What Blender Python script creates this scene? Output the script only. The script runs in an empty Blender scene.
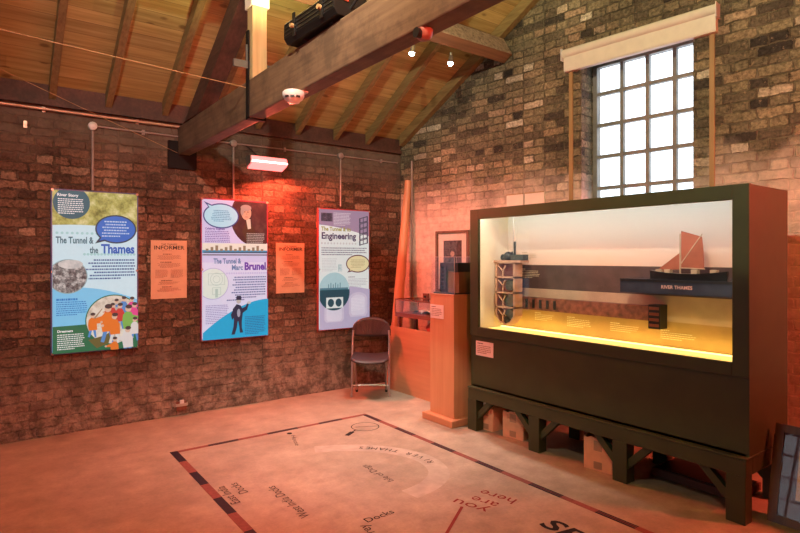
import bpy, bmesh, math, random
from mathutils import Vector, Matrix
PI = math.pi
R = math.radians
random.seed(7)
scene = bpy.context.scene
COL = scene.collection

# ------------------------------------------------------------------ camera, world, exposure
CAM = Vector((-4.127, -5.5205, 1.5))
cd = bpy.data.cameras.new('camera')
cd.sensor_width = 36.0
cd.lens = 559.48 / 800 * 36
cd.shift_y = -9.0 / 800
cam = bpy.data.objects.new('camera', cd)
cam.location = CAM
cam.rotation_euler = (R(90), 0, -R(36.712))
COL.objects.link(cam)
scene.camera = cam
vs = scene.view_settings
vs.view_transform = 'Standard'
vs.look = 'None'
vs.exposure = 0.0
vs.gamma = 1.0
vs.use_curve_mapping = False
SKY = 3.2
w = bpy.data.worlds.new('sky')
scene.world = w
w.use_nodes = True
wn = w.node_tree
wn.nodes['Background'].inputs['Color'].default_value = (0.80, 0.91, 1.0, 1)
wn.nodes['Background'].inputs['Strength'].default_value = SKY
scene.cycles.max_bounces = 8
scene.cycles.transparent_max_bounces = 16
scene.cycles.caustics_reflective = False
scene.cycles.caustics_refractive = False
scene.cycles.sample_clamp_indirect = 4.0

# room lamps and added fill: (power in watts, colour)
RED = (1.0, 0.115, 0.06)
P_HEATER_BACK = 90
P_HEATER_LEFT = 12
P_FILL_HEATER = 26
P_HEATER_GABLE = 125
P_SPOT = 230
P_UPLIGHT = 115
P_FILL_GABLE = 420
P_FILL_BACK = 300
P_CASE_YELLOW = 2.6
P_CASE_WHITE = 5.4
P_CASE_SIDE = 0.7

def lamp(kind, name, loc, energy, color, parent=None, size=0.05, size_y=None, target=None, spot=None, blend=0.5, spread=180, along=None):
    d = bpy.data.lights.new(name, kind)
    d.energy = energy
    d.color = color
    if kind == 'AREA':
        d.size = size
        if size_y:
            d.shape = 'RECTANGLE'
            d.size_y = size_y
        d.spread = R(spread)
    else:
        d.shadow_soft_size = size
    if kind == 'SPOT':
        d.spot_size = R(spot)
        d.spot_blend = blend
    o = bpy.data.objects.new(name, d)
    COL.objects.link(o)
    o.location = loc
    if target is not None:
        dv = Vector(target) - Vector(loc)
        if along is None:
            o.rotation_euler = dv.to_track_quat('-Z', 'Y').to_euler()
        else:                                  # long side (local y) along a given direction
            zz = -dv.normalized(); yy = Vector(along); yy = (yy - zz * yy.dot(zz)).normalized(); xx = yy.cross(zz)
            o.rotation_euler = Matrix((xx, yy, zz)).transposed().to_euler()
    if parent:
        o.parent = parent
        o.matrix_parent_inverse = parent.matrix_basis.inverted()
    return o

# ------------------------------------------------------------------ node helpers
class NT:
    def __init__(s, name):
        s.m = bpy.data.materials.new(name)
        s.m.use_nodes = True
        s.t = s.m.node_tree
        s.b = s.t.nodes['Principled BSDF']
        s.out = s.t.nodes['Material Output']
    def n(s, typ, props=None, **ins):
        nd = s.t.nodes.new('ShaderNode' + typ)
        for k, v in (props or {}).items():
            setattr(nd, k, v)
        for k, v in ins.items():
            key = int(k[1:]) if k[0] == 'i' and k[1:].isdigit() else k.replace('_', ' ')
            s.set(nd.inputs[key], v)
        return nd
    def set(s, sock, v):
        if isinstance(v, bpy.types.NodeSocket):
            s.t.links.new(v, sock)
        elif isinstance(v, bpy.types.Node):
            s.t.links.new(v.outputs[0], sock)
        else:
            if isinstance(v, tuple) and len(v) == 3 and sock.type == 'RGBA':
                v = v + (1,)
            sock.default_value = v
    def math(s, op, a, b=0.0, c=0.0, clamp=False):
        return s.n('Math', {'operation': op, 'use_clamp': clamp}, i0=a, i1=b, i2=c).outputs[0]
    def ramp(s, fac, stops, interp='LINEAR'):
        nd = s.n('ValToRGB', i0=fac)
        cr = nd.color_ramp
        cr.interpolation = interp
        while len(cr.elements) < len(stops):
            cr.elements.new(0.5)
        for e, (p, c) in zip(cr.elements, stops):
            e.position = p
            e.color = (c, c, c, 1) if isinstance(c, (int, float)) else tuple(c) + (1,)
        return nd.outputs[0]
    def mix(s, fac, a, b, blend='MIX'):
        nd = s.n('Mix', {'data_type': 'RGBA', 'blend_type': blend})
        s.set(nd.inputs[0], fac); s.set(nd.inputs[6], a); s.set(nd.inputs[7], b)
        return nd.outputs[2]
    def noise(s, vec, scale, detail=4.0, rough=0.55, col=False):
        nd = s.n('TexNoise', Scale=scale, Detail=detail, Roughness=rough)
        if vec is not None:
            s.set(nd.inputs['Vector'], vec)
        return nd.outputs['Color' if col else 'Fac']
    def coords(s):
        return s.n('TexCoord').outputs['Object']
    def bump(s, h, strength=0.5, dist=0.02, normal=None):
        nd = s.n('Bump', Strength=strength, Distance=dist, Height=h)
        if normal is not None:
            s.set(nd.inputs['Normal'], normal)
        return nd.outputs[0]
    def scale(s, vec, xyz):
        return s.n('Mapping', Vector=vec, Scale=xyz).outputs[0]
    def fin(s, color=None, rough=0.6, normal=None, metal=0.0, spec=0.5):
        if color is not None: s.set(s.b.inputs['Base Color'], color)
        s.set(s.b.inputs['Roughness'], rough)
        s.set(s.b.inputs['Metallic'], metal)
        s.set(s.b.inputs['Specular IOR Level'], spec)
        if normal is not None: s.set(s.b.inputs['Normal'], normal)
        return s.m

def plain(name, c, rough=0.55, metal=0.0, var=0.15, scale=12.0, bump=0.0, spec=0.5):
    t = NT(name)
    v = t.coords()
    f = t.noise(v, scale)
    d = tuple(x * (1 - var) for x in c)
    l = tuple(min(1, x * (1 + var)) for x in c)
    col = t.ramp(f, [(0.3, d), (0.7, l)])
    nm = t.bump(f, bump, 0.004) if bump else None
    return t.fin(col, rough, nm, metal, spec)

def glow(name, c, strength, base=None):
    t = NT(name)
    t.fin(base or c, 0.5)
    t.set(t.b.inputs['Emission Color'], tuple(c))
    t.b.inputs['Emission Strength'].default_value = strength
    return t.m

def glass(name, tint=(1, 1, 1), refl=1.0):
    t = NT(name)
    t.t.nodes.remove(t.b)
    lw = t.n('LayerWeight', Blend=0.5)
    fac = t.math('MULTIPLY', t.math('ADD', t.math('MULTIPLY', t.math('POWER', lw.outputs['Facing'], 4.0), 0.75), 0.034), refl, clamp=True)
    tr = t.n('BsdfTransparent', Color=tint)
    gl = t.n('BsdfGlossy', Roughness=0.02)
    mx = t.n('MixShader', i0=fac, i1=tr.outputs[0], i2=gl.outputs[0])
    t.t.links.new(mx.outputs[0], t.out.inputs['Surface'])
    return t.m

def wood(name, c1, c2, axis=0, rough=0.5, grain=1.0, dirt=0.0, bump=0.15, spec=0.4, ring=40.0):
    """grain runs along object axis `axis`"""
    t = NT(name)
    v = t.coords()
    sc = [ring, ring, ring]
    sc[axis] = ring * 0.05
    g = t.noise(t.scale(v, tuple(sc)), 1.0, 5.0, 0.6)
    big = t.noise(v, 1.7, 3.0)
    col = t.ramp(g, [(0.3, c1), (0.7, c2)])
    col = t.mix(t.math('MULTIPLY', big, 0.5 * grain), col, tuple(x * 0.6 for x in c1))
    if dirt:
        dn = t.ramp(t.noise(v, 5.0, 6.0, 0.7), [(0.45, 0.0), (0.62, 1.0)])
        col = t.mix(t.math('MULTIPLY', dn, dirt), col, (0.03, 0.02, 0.015))
    return t.fin(col, rough, t.bump(g, bump, 0.004), 0, spec)

def wall_uv(t):
    """brick plane coordinates in metres from object coords, by facing"""
    v = t.coords()
    s = t.n('SeparateXYZ', Vector=v)
    nrm = t.n('TexCoord').outputs['Normal']
    ns = t.n('SeparateXYZ', Vector=nrm)
    ax = t.math('ABSOLUTE', ns.outputs[0])
    side = t.math('GREATER_THAN', ax, 0.7)
    u = t.math('ADD', t.math('MULTIPLY', s.outputs[0], t.math('SUBTRACT', 1.0, side)), t.math('MULTIPLY', s.outputs[1], side))
    return v, u, s.outputs[2]

def brick_mat(name, stops, mortar, upper=None, upper_z=(9, 10), lower=None, lower_z=(-2, -1), plaster=None, patch=0.0, patch_z=(0, 0), mort=0.011, tint=None, ragged=0.012):
    t = NT(name)
    v, u, z = wall_uv(t)
    wob = t.noise(v, 13.0, 4.0, 0.65, col=True)
    ws = t.n('SeparateXYZ', Vector=wob)
    uu = t.math('ADD', u, t.math('MULTIPLY', t.math('SUBTRACT', ws.outputs[0], 0.5), ragged * 2))
    zz = t.math('ADD', z, t.math('MULTIPLY', t.math('SUBTRACT', ws.outputs[1], 0.5), ragged * 2))
    vec = t.n('CombineXYZ', X=uu, Y=zz)
    bt = t.n('TexBrick', {'offset': 0.5, 'offset_frequency': 2, 'squash': 0.55, 'squash_frequency': 2}, Vector=vec.outputs[0],
             Color1=(0, 0, 0), Color2=(1, 1, 1), Mortar=(0.5, 0.5, 0.5), Scale=1.0, Mortar_Size=mort, Mortar_Smooth=0.5, Bias=0.0,
             Brick_Width=0.225, Row_Height=0.076)
    col = t.ramp(bt.outputs['Color'], stops)
    fine = t.noise(v, 38.0, 6.0, 0.65)
    mid = t.noise(v, 7.0, 5.0, 0.65)
    col = t.mix(0.85, col, t.ramp(fine, [(0.3, 0.22), (0.7, 1.7)]), 'MULTIPLY')
    mcol = t.mix(t.ramp(mid, [(0.4, 0.0), (0.6, 1.0)]), mortar, tuple(x * 0.4 for x in mortar))
    col = t.mix(bt.outputs['Fac'], col, mcol)
    chip = t.ramp(t.noise(v, 21.0, 5.0, 0.7), [(0.60, 0.0), (0.68, 0.6)])
    col = t.mix(chip, col, tuple(min(1, x * 1.9) for x in stops[-2][1]))
    pit = t.ramp(t.noise(v, 17.0, 6.0, 0.75), [(0.34, 0.75), (0.43, 0.0)])
    col = t.mix(pit, col, tuple(x * 0.35 for x in stops[0][1]))
    height = t.math('SUBTRACT', t.math('ADD', t.math('MULTIPLY', fine, 0.5), t.math('MULTIPLY', mid, 0.5)), t.math('MULTIPLY', bt.outputs['Fac'], 0.8))
    soot = t.ramp(t.noise(v, 1.6, 5.0, 0.6), [(0.35, 0.45), (0.62, 1.15)])
    col = t.mix(0.8, col, soot, 'MULTIPLY')
    big = t.noise(v, 2.4, 6.0, 0.65)
    def zone(lo, hi, amp=0.7):
        e = t.math('ADD', z, t.math('MULTIPLY', t.math('SUBTRACT', big, 0.5), amp))
        nd = t.n('MapRange', i0=e, i1=lo, i2=hi, i3=0.0, i4=1.0)
        return nd.outputs[0]
    if upper:
        f = zone(*upper_z)
        uc = t.mix(t.ramp(t.noise(v, 6.0, 6.0, 0.7), [(0.3, 0.0), (0.7, 1.0)]), upper, tuple(x * 0.45 for x in upper))
        col = t.mix(f, col, uc)
        height = t.math('MULTIPLY', height, t.math('SUBTRACT', 1.0, t.math('MULTIPLY', f, 0.75)))
    if lower:
        f = t.math('SUBTRACT', 1.0, zone(*lower_z, amp=0.55))
        lc = t.mix(t.ramp(t.noise(v, 7.0, 9.0, 0.8), [(0.42, 0.0), (0.56, 1.0)]), lower, tuple(x * 0.36 for x in lower))
        col = t.mix(t.math('MULTIPLY', f, 0.9), col, lc)
        height = t.math('ADD', height, t.math('MULTIPLY', t.math('MULTIPLY', f, t.noise(v, 14.0, 6.0, 0.7)), 0.9))
    if plaster:
        f = t.math('MULTIPLY', t.math('SUBTRACT', 1.0, zone(patch_z[0], patch_z[1], 0.8)), patch)
        spots = t.ramp(t.noise(v, 3.3, 7.0, 0.72), [(0.30, 0.55), (0.42, 1.0)])
        f = t.math('MULTIPLY', f, spots)
        pc = t.mix(t.ramp(t.noise(v, 11.0, 6.0, 0.7), [(0.35, 0.0), (0.7, 1.0)]), plaster, tuple(x * 0.62 for x in plaster))
        col = t.mix(f, col, pc)
        height = t.math('MULTIPLY', height, t.math('SUBTRACT', 1.0, t.math('MULTIPLY', f, 0.85)))
    return t.fin(col, 0.85, t.bump(height, 1.0, 0.028), 0, 0.25)

# ------------------------------------------------------------------ mesh builder
class MB:
    def __init__(s):
        s.v = []; s.f = []; s.m = []; s.sm = []; s.M = Matrix.Identity(4)
    def add(s, pts, faces, mat=0, smooth=False):
        b = len(s.v)
        s.v += [tuple(s.M @ Vector(p)) for p in pts]
        for f in faces:
            s.f.append([b + i for i in f]); s.m.append(mat); s.sm.append(smooth)
        return s
    def box(s, x0, x1, y0, y1, z0, z1, mat=0):
        if x0 > x1: x0, x1 = x1, x0
        if y0 > y1: y0, y1 = y1, y0
        if z0 > z1: z0, z1 = z1, z0
        p = [(x0,y0,z0),(x1,y0,z0),(x1,y1,z0),(x0,y1,z0),(x0,y0,z1),(x1,y0,z1),(x1,y1,z1),(x0,y1,z1)]
        return s.add(p, [(0,3,2,1),(4,5,6,7),(0,1,5,4),(1,2,6,5),(2,3,7,6),(3,0,4,7)], mat)
    def prism(s, pts, vec, mat=0):
        """polygon pts (3D, planar) extruded by vec"""
        n = len(pts); vec = Vector(vec)
        a = [Vector(p) for p in pts]
        nrm = Vector((0, 0, 0))
        for i in range(n):
            nrm += a[i].cross(a[(i + 1) % n])
        if nrm.dot(vec) > 0: a.reverse()
        P = a + [p + vec for p in a]
        F = [tuple(range(n)), tuple(range(2 * n - 1, n - 1, -1))]
        for i in range(n):
            j = (i + 1) % n
            F.append((i, i + n, j + n, j))
        return s.add(P, F, mat)
    def bar(s, a, b, w, h, up=(0, 0, 1), mat=0):
        """rectangular bar from a to b, w across, h along up"""
        a = Vector(a); b = Vector(b); d = (b - a).normalized()
        sd = d.cross(Vector(up)).normalized(); u = sd.cross(d).normalized()
        q = [a + sd * (w / 2 * i) + u * (h / 2 * j) for i, j in ((-1,-1),(1,-1),(1,1),(-1,1))]
        return s.prism(q, b - a, mat)
    def cyl(s, a, b, r0, r1=None, seg=16, mat=0, caps=True):
        a = Vector(a); b = Vector(b); r1 = r0 if r1 is None else r1
        return s.tube([a, b], [r0, r1], seg, mat, caps)
    def tube(s, pts, r, seg=8, mat=0, caps=True):
        pts = [Vector(p) for p in pts]
        n = len(pts)
        rr = r if isinstance(r, (list, tuple)) else [r] * n
        d0 = (pts[1] - pts[0]).normalized()
        ref = Vector((0, 0, 1)) if abs(d0.z) < 0.9 else Vector((1, 0, 0))
        sd = d0.cross(ref).normalized()
        P = []
        for i, p in enumerate(pts):
            d = (pts[min(i + 1, n - 1)] - pts[max(i - 1, 0)]).normalized()
            sd = (sd - d * sd.dot(d)).normalized()
            u = sd.cross(d)
            for k in range(seg):
                t = 2 * PI * k / seg
                P.append(p + sd * math.cos(t) * rr[i] - u * math.sin(t) * rr[i])
        F = []
        for i in range(n - 1):
            for k in range(seg):
                j = (k + 1) % seg
                F.append((i * seg + k, i * seg + j, (i + 1) * seg + j, (i + 1) * seg + k))
        s.add(P, F, mat, True)
        if caps:
            s.add([P[k] for k in range(seg)], [tuple(range(seg - 1, -1, -1))], mat)
            s.add([P[(n - 1) * seg + k] for k in range(seg)], [tuple(range(seg))], mat)
        return s
    def lathe(s, prof, c, axis='z', seg=24, mat=0):
        """prof: (radius, height) list around axis through c"""
        P = []; F = []; n = len(prof)
        for (r, h) in prof:
            for k in range(seg):
                t = 2 * PI * k / seg
                q = (r * math.cos(t), r * math.sin(t), h)
                if axis == 'y': q = (q[0], h, q[1])
                if axis == 'x': q = (h, q[0], q[1])
                P.append((c[0] + q[0], c[1] + q[1], c[2] + q[2]))
        for i in range(n - 1):
            for k in range(seg):
                j = (k + 1) % seg
                f = (i * seg + k, i * seg + j, (i + 1) * seg + j, (i + 1) * seg + k)
                F.append(f if axis != 'y' else f[::-1])
        return s.add(P, F, mat, True)
    def ball(s, c, r, mat=0, sc=(1, 1, 1), seg=14):
        prof = [(max(1e-4, math.sin(PI * i / 8)) , -math.cos(PI * i / 8)) for i in range(9)]
        P = []; F = []
        for a, h in prof:
            for k in range(seg):
                t = 2 * PI * k / seg
                P.append((c[0] + r * sc[0] * a * math.cos(t), c[1] + r * sc[1] * a * math.sin(t), c[2] + r * sc[2] * h))
        for i in range(8):
            for k in range(seg):
                j = (k + 1) % seg
                F.append((i * seg + k, i * seg + j, (i + 1) * seg + j, (i + 1) * seg + k))
        return s.add(P, F, mat, True)
    def poly(s, pts, mat=0):
        return s.add(pts, [tuple(range(len(pts)))], mat)
    def build(s, name, mats, parent=None, loc=None, bevel=0.0, rot=None):
        me = bpy.data.meshes.new(name)
        me.from_pydata(s.v, [], s.f)
        for m in (mats if isinstance(mats, (list, tuple)) else [mats]):
            me.materials.append(m)
        for p, mi, sm in zip(me.polygons, s.m, s.sm):
            p.material_index = mi; p.use_smooth = sm
        me.update()
        o = bpy.data.objects.new(name, me)
        COL.objects.link(o)
        if loc: o.location = loc
        if rot: o.rotation_euler = rot
        if parent: o.parent = parent
        if bevel:
            md = o.modifiers.new('bevel', 'BEVEL'); md.width = bevel; md.segments = 2; md.limit_method = 'ANGLE'; md.angle_limit = R(40)
        return o

def tag(o, label, cat, group=None):
    o['label'] = label; o['category'] = cat
    if group: o['group'] = group
    return o
def thing(name, label, cat, loc=(0, 0, 0), rz=0.0, group=None):
    o = bpy.data.objects.new(name, None)
    o.empty_display_size = 0.1
    COL.objects.link(o)
    o.location = loc; o.rotation_euler = (0, 0, rz)
    return tag(o, label, cat, group)
def struct(o):
    o['kind'] = 'structure'
    return o

def text_geo(body, size, align='LEFT', bold=0.0, sx=1.0, shear=0.0, space=1.0):
    cu = bpy.data.curves.new('txt', 'FONT')
    cu.body = body; cu.size = size; cu.align_x = align; cu.offset = bold; cu.shear = shear; cu.space_character = space
    cu.resolution_u = 3
    o = bpy.data.objects.new('txt', cu)
    COL.objects.link(o)
    dg = bpy.context.evaluated_depsgraph_get(); dg.update()
    me = bpy.data.meshes.new_from_object(o.evaluated_get(dg))
    V = [(v.co.x * sx, v.co.y) for v in me.vertices]
    F = [tuple(p.vertices) for p in me.polygons]
    bpy.data.objects.remove(o); bpy.data.curves.remove(cu); bpy.data.meshes.remove(me)
    return V, F

# ------------------------------------------------------------------ materials
M_back = brick_mat('sooty_brick',
    [(0.0, (0.085, 0.052, 0.036)), (0.3, (0.15, 0.088, 0.058)), (0.55, (0.185, 0.11, 0.07)), (0.85, (0.235, 0.145, 0.095)), (1.0, (0.34, 0.24, 0.165))],
    (0.17, 0.12, 0.085), upper=(0.20, 0.155, 0.115), upper_z=(2.3, 2.6), lower=(0.46, 0.34, 0.26), lower_z=(0.15, 0.75), ragged=0.03, mort=0.009)
M_right = brick_mat('stock_brick',
    [(0.0, (0.05, 0.042, 0.036)), (0.10, (0.13, 0.10, 0.07)), (0.4, (0.23, 0.185, 0.115)), (0.7, (0.31, 0.25, 0.15)), (0.88, (0.38, 0.26, 0.16)), (1.0, (0.66, 0.58, 0.44))],
    (0.25, 0.21, 0.14), plaster=(0.84, 0.66, 0.55), patch=1.0, patch_z=(1.95, 2.35), ragged=0.02, mort=0.008)
M_plainwall = brick_mat('painted_brick', [(0.0, (0.16, 0.11, 0.08)), (1.0, (0.30, 0.22, 0.16))], (0.2, 0.16, 0.12))

def floor_material():
    t = NT('worn_concrete')
    v = t.coords()
    a = t.noise(v, 1.1, 6.0, 0.6); b = t.noise(v, 6.0, 8.0, 0.7); c = t.noise(v, 60.0, 3.0, 0.6)
    col = t.ramp(a, [(0.3, (0.29, 0.22, 0.155)), (0.7, (0.43, 0.34, 0.25))])
    col = t.mix(0.8, col, t.ramp(b, [(0.3, 0.62), (0.7, 1.25)]), 'MULTIPLY')
    st = t.noise(t.scale(v, (0.8, 2.2, 1.0)), 1.3, 6.0, 0.7)
    col = t.mix(t.ramp(st, [(0.52, 0.0), (0.7, 0.45)]), col, (0.24, 0.18, 0.13))
    col = t.mix(0.3, col, t.ramp(c, [(0.3, 0.75), (0.7, 1.2)]), 'MULTIPLY')
    rough = t.ramp(b, [(0.3, 0.42), (0.7, 0.62)])
    return t.fin(col, rough, t.bump(t.math('ADD', b, t.math('MULTIPLY', c, 0.4)), 0.15, 0.006), 0, 0.4)
M_floor = floor_material()

def boards_material():
    t = NT('pine_boards')
    v = t.coords()
    s = t.n('SeparateXYZ', Vector=v)
    q = t.math('DIVIDE', s.outputs[1], 0.103)
    row = t.math('FLOOR', q)
    fr = t.math('FRACT', q)
    wn_ = t.n('TexWhiteNoise', {'noise_dimensions': '1D'}, W=row)
    joint = t.math('FLOOR', t.math('ADD', t.math('DIVIDE', s.outputs[0], 2.6), t.math('MULTIPLY', wn_.outputs[0], 7.0)))
    wn2 = t.n('TexWhiteNoise', {'noise_dimensions': '2D'}, Vector=t.n('CombineXYZ', X=row, Y=joint).outputs[0])
    off = t.n('CombineXYZ', X=t.math('MULTIPLY', wn_.outputs[0], 31.0), Y=t.math('MULTIPLY', row, 0.37))
    gv = t.n('VectorMath', {'operation': 'ADD'}, i0=t.scale(v, (1.6, 30.0, 30.0)), i1=off.outputs[0])
    g = t.noise(gv.outputs[0], 1.0, 5.0, 0.6)
    col = t.ramp(g, [(0.3, (0.34, 0.25, 0.085)), (0.55, (0.48, 0.37, 0.14)), (0.75, (0.60, 0.49, 0.22))])
    col = t.mix(0.7, col, t.ramp(wn2.outputs[0], [(0.0, 0.66), (1.0, 1.2)]), 'MULTIPLY')
    kv = t.n('VectorMath', {'operation': 'ADD'}, i0=t.scale(v, (3.4, 8.0, 0.0)), i1=off.outputs[0])
    vo = t.n('TexVoronoi', Vector=kv.outputs[0], Scale=1.0, Randomness=1.0)
    kn = t.ramp(vo.outputs['Distance'], [(0.08, 1.0), (0.16, 0.0)])
    col = t.mix(t.math('MULTIPLY', kn, 0.7), col, (0.10, 0.045, 0.015))
    gap = t.math('LESS_THAN', fr, 0.03)
    col = t.mix(t.math('MULTIPLY', gap, 0.6), col, (0.05, 0.025, 0.01))
    h = t.math('SUBTRACT', t.math('MULTIPLY', g, 0.25), gap)
    return t.fin(col, 0.5, t.bump(h, 0.6, 0.006), 0, 0.4)
M_boards = boards_material()
M_rafter = wood('rafter_pine', (0.20, 0.13, 0.05), (0.36, 0.26, 0.11), 1, 0.5)
M_beam = wood('old_oak', (0.15, 0.085, 0.05), (0.27, 0.165, 0.095), 1, 0.6, dirt=0.45, bump=0.3)
M_dark_timber = wood('dark_timber', (0.075, 0.035, 0.025), (0.15, 0.075, 0.05), 1, 0.6, dirt=0.5, bump=0.3)
M_post = wood('sawn_post', (0.45, 0.32, 0.15), (0.62, 0.47, 0.25), 2, 0.6)
def purlin_material():
    t = NT('dusty_purlin')
    v = t.coords()
    sp = t.ramp(t.noise(v, 26.0, 6.0, 0.75), [(0.35, 0.0), (0.62, 1.0)])
    g = t.noise(t.scale(v, (2, 40, 40)), 1.0, 4.0)
    ns = t.n('SeparateXYZ', Vector=t.n('TexCoord').outputs['Normal'])
    side = t.math('LESS_THAN', ns.outputs[1], -0.6)          # the dusty cheek
    wd = t.ramp(g, [(0.3, (0.20, 0.10, 0.05)), (0.7, (0.30, 0.16, 0.08))])
    du = t.mix(sp, (0.16, 0.12, 0.08), (0.40, 0.34, 0.24))
    return t.fin(t.mix(side, wd, du), 0.7, t.bump(sp, 0.3, 0.004), 0, 0.3)
M_purlin = purlin_material()
M_iron = plain('grey_iron', (0.16, 0.19, 0.19), 0.45, 0.7, bump=0.2)
M_blackiron = plain('black_iron', (0.008, 0.007, 0.007), 0.7, 0.0, spec=0.2)
M_black = plain('black_plastic', (0.012, 0.012, 0.013), 0.4)
M_blackmetal = plain('black_enamel', (0.016, 0.015, 0.014), 0.35, 0.3)
M_steel = plain('brushed_steel', (0.55, 0.54, 0.52), 0.3, 0.9, 0.08)
M_conduit = plain('conduit_grey', (0.34, 0.28, 0.25), 0.5, 0.2)
M_copper = plain('pale_pipe', (0.62, 0.42, 0.30), 0.35, 0.4)
M_white = plain('white_plastic', (0.78, 0.76, 0.72), 0.4, 0, 0.04)
M_cream = plain('cream_blind', (0.80, 0.75, 0.62), 0.6, 0, 0.05)
M_frame_paint = plain('window_paint', (0.26, 0.23, 0.21), 0.5, 0, 0.2)
M_strip = wood('batten', (0.36, 0.22, 0.09), (0.50, 0.33, 0.15), 2, 0.6)
M_green = plain('olive_paint', (0.044, 0.052, 0.020), 0.46, 0, 0.12, 6.0, spec=0.35)
M_orange = wood('beech_veneer', (0.60, 0.30, 0.15), (0.70, 0.38, 0.20), 2, 0.38, ring=26.0, bump=0.04)
M_orange_h = wood('beech_veneer_level', (0.58, 0.27, 0.14), (0.68, 0.34, 0.18), 1, 0.38, ring=26.0, bump=0.04)
M_redwood = wood('mahogany', (0.20, 0.06, 0.035), (0.32, 0.11, 0.06), 1, 0.35)
M_card = plain('cardboard', (0.78, 0.40, 0.23), 0.75, 0, 0.1)
M_tape = plain('parcel_tape', (0.42, 0.24, 0.14), 0.35, 0, 0.1)
M_chair = plain('brown_plastic', (0.05, 0.034, 0.036), 0.38, 0, 0.1)
M_tube = plain('chair_steel', (0.48, 0.44, 0.42), 0.28, 0.85, 0.05)
M_glass = glass('clear_glass')
M_picglass = glass('picture_glass', (1, 1, 1), 0.45)
M_caseglass = glass('case_glass', (1, 1, 1), 0.85)
M_paper = plain('tan_paper', (0.60, 0.42, 0.28), 0.8, 0, 0.06)
M_label = plain('label_card', (0.80, 0.70, 0.68), 0.7, 0, 0.04)
M_ink = plain('ink', (0.05, 0.035, 0.03), 0.8, 0, 0.1)
M_ink_soft = plain('soft_ink', (0.30, 0.20, 0.15), 0.8, 0, 0.1)
M_pic_frame = wood('picture_frame', (0.16, 0.08, 0.05), (0.24, 0.13, 0.08), 2, 0.4)
M_mount = plain('picture_mount', (0.80, 0.70, 0.60), 0.8, 0, 0.05)
M_photo = plain('dark_print', (0.07, 0.05, 0.05), 0.6, 0, 0.6, 30)
M_skin = plain('print_skin', (0.45, 0.30, 0.22), 0.6)
M_wire = plain('cable', (0.42, 0.26, 0.12), 0.5)
M_dark_cable = plain('dark_cable', (0.03, 0.02, 0.02), 0.5)

# ------------------------------------------------------------------ the room
A = R(6.159)                                   # the gable wall is a little out of square
def RW(s, o, z):                               # along the gable wall from the corner, out into the room, up
    return Vector((s * math.sin(A) - o * math.cos(A), -s * math.cos(A) - o * math.sin(A), z))
RWROT = (0, 0, PI / 2 + A)                     # local x = -s, local y = out into the room
SL = 0.6
ZB = 2.945                                     # boards at the back wall
RIDGE = -3.4
YF = -6.8
XL = -8.0
def zb(y): return ZB + SL * (-y if y > RIDGE else (y - 2 * RIDGE))

b = MB().box(XL - .3, 1.5, YF - .3, 0.3, -0.2, 0.0)
struct(b.build('floor', M_floor))
b = MB().box(XL - .3, 0.0, 0.0, 0.3, 0.0, ZB)
b.box(0.0, 0.4, 0.0, 0.3, 0.0, ZB)
struct(b.build('wall_back', M_back))
# gable wall with its window opening, local x = -s, y = out of the wall
S0, S1, WZ0, WZ1 = 2.425, 3.385, 1.42, 3.36
b = MB()
ca = math.cos(A)
def zg(s): return zb(-s * ca) + 0.02
TH = 0.36
def gable(pts):
    b.prism([(-s, 0, z) for s, z in pts], (0, -TH, 0))
gable([(0.0, 0), (S0, 0), (S0, zg(S0)), (0.0, zg(0))])
gable([(S0, 0), (S1, 0), (S1, WZ0), (S0, WZ0)])
gable([(S0, WZ1), (S1, WZ1), (S1, zg(S1)), (S0, zg(S0))])
sr = -RIDGE / ca
gable([(S1, 0), (7.1, 0), (7.1, zg(7.1)), (sr, zg(sr)), (S1, zg(S1))])
struct(b.build('wall_right', M_right, rot=RWROT))
# the two walls behind the camera; the left one has a tall window
LW = (-2.75, -1.0, 0.75, 2.6)
b = MB()
b.box(XL - .3, XL, YF, LW[0], 0, 5.05); b.box(XL - .3, XL, LW[1], 0.0, 0, 5.05)
b.box(XL - .3, XL, LW[0], LW[1], 0, LW[2]); b.box(XL - .3, XL, LW[0], LW[1], LW[3], 5.05)
struct(b.build('wall_left', M_plainwall))
b = MB().box(XL - .3, 1.5, YF - .3, YF, 0, ZB)
struct(b.build('wall_front', M_plainwall))
b = MB()
for y0, y1 in ((0.3, RIDGE), (RIDGE, YF - .3)):
    b.prism([(XL - .3, y0, zb(y0)), (XL - .3, y1, zb(y1)), (XL - .3, y1, zb(y1) + .08), (XL - .3, y0, zb(y0) + .08)], (10.2, 0, 0))
struct(b.build('ceiling', M_boards))
struct(MB().box(XL, -0.02, -0.05, 0.0, 2.765, 2.80).build('trim_1', M_dark_timber))  # wall plate; its dark strip stands in for shade in the eave gap
struct(MB().box(XL, -0.02, -0.012, 0.0, 2.80, ZB).build('trim_2', M_dark_timber))  # eave board coloured dark for the shadow under the roof

# window in the gable
win = MB()
OW = -0.24                                     # plane of the glazing inside the opening
def wbox(mb, s0, s1, o0, o1, z0, z1, mat=0): mb.box(-s1, -s0, o0, o1, z0, z1, mat)
wbox(win, S0, S0 + .042, OW - .03, OW + .03, WZ0, WZ1); wbox(win, S1 - .01, S1, OW - .03, OW + .03, WZ0, WZ1)
wbox(win, S0, S1, OW - .03, OW + .03, WZ0, WZ0 + .04); wbox(win, S0, S1, OW - .03, OW + .03, 3.27, WZ1)
wo = struct(win.build('window_1', M_frame_paint, rot=RWROT))
g = MB()
for s in (2.700, 2.930, 3.160): wbox(g, s - .016, s + .016, OW - .022, OW + .022, WZ0, WZ1)
for k in range(7):
    z = 3.022 - k * 0.2925
    if z > WZ0 + .05: wbox(g, S0, S1, OW - .02, OW + .02, z - .016, z + .016)
g.build('glazing_bar', M_frame_paint, wo)
g = MB(); wbox(g, S0 + .01, S1 - .005, OW - .004, OW, WZ0 + .02, WZ1 - .02)
g.build('pane', M_glass, wo)
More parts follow.
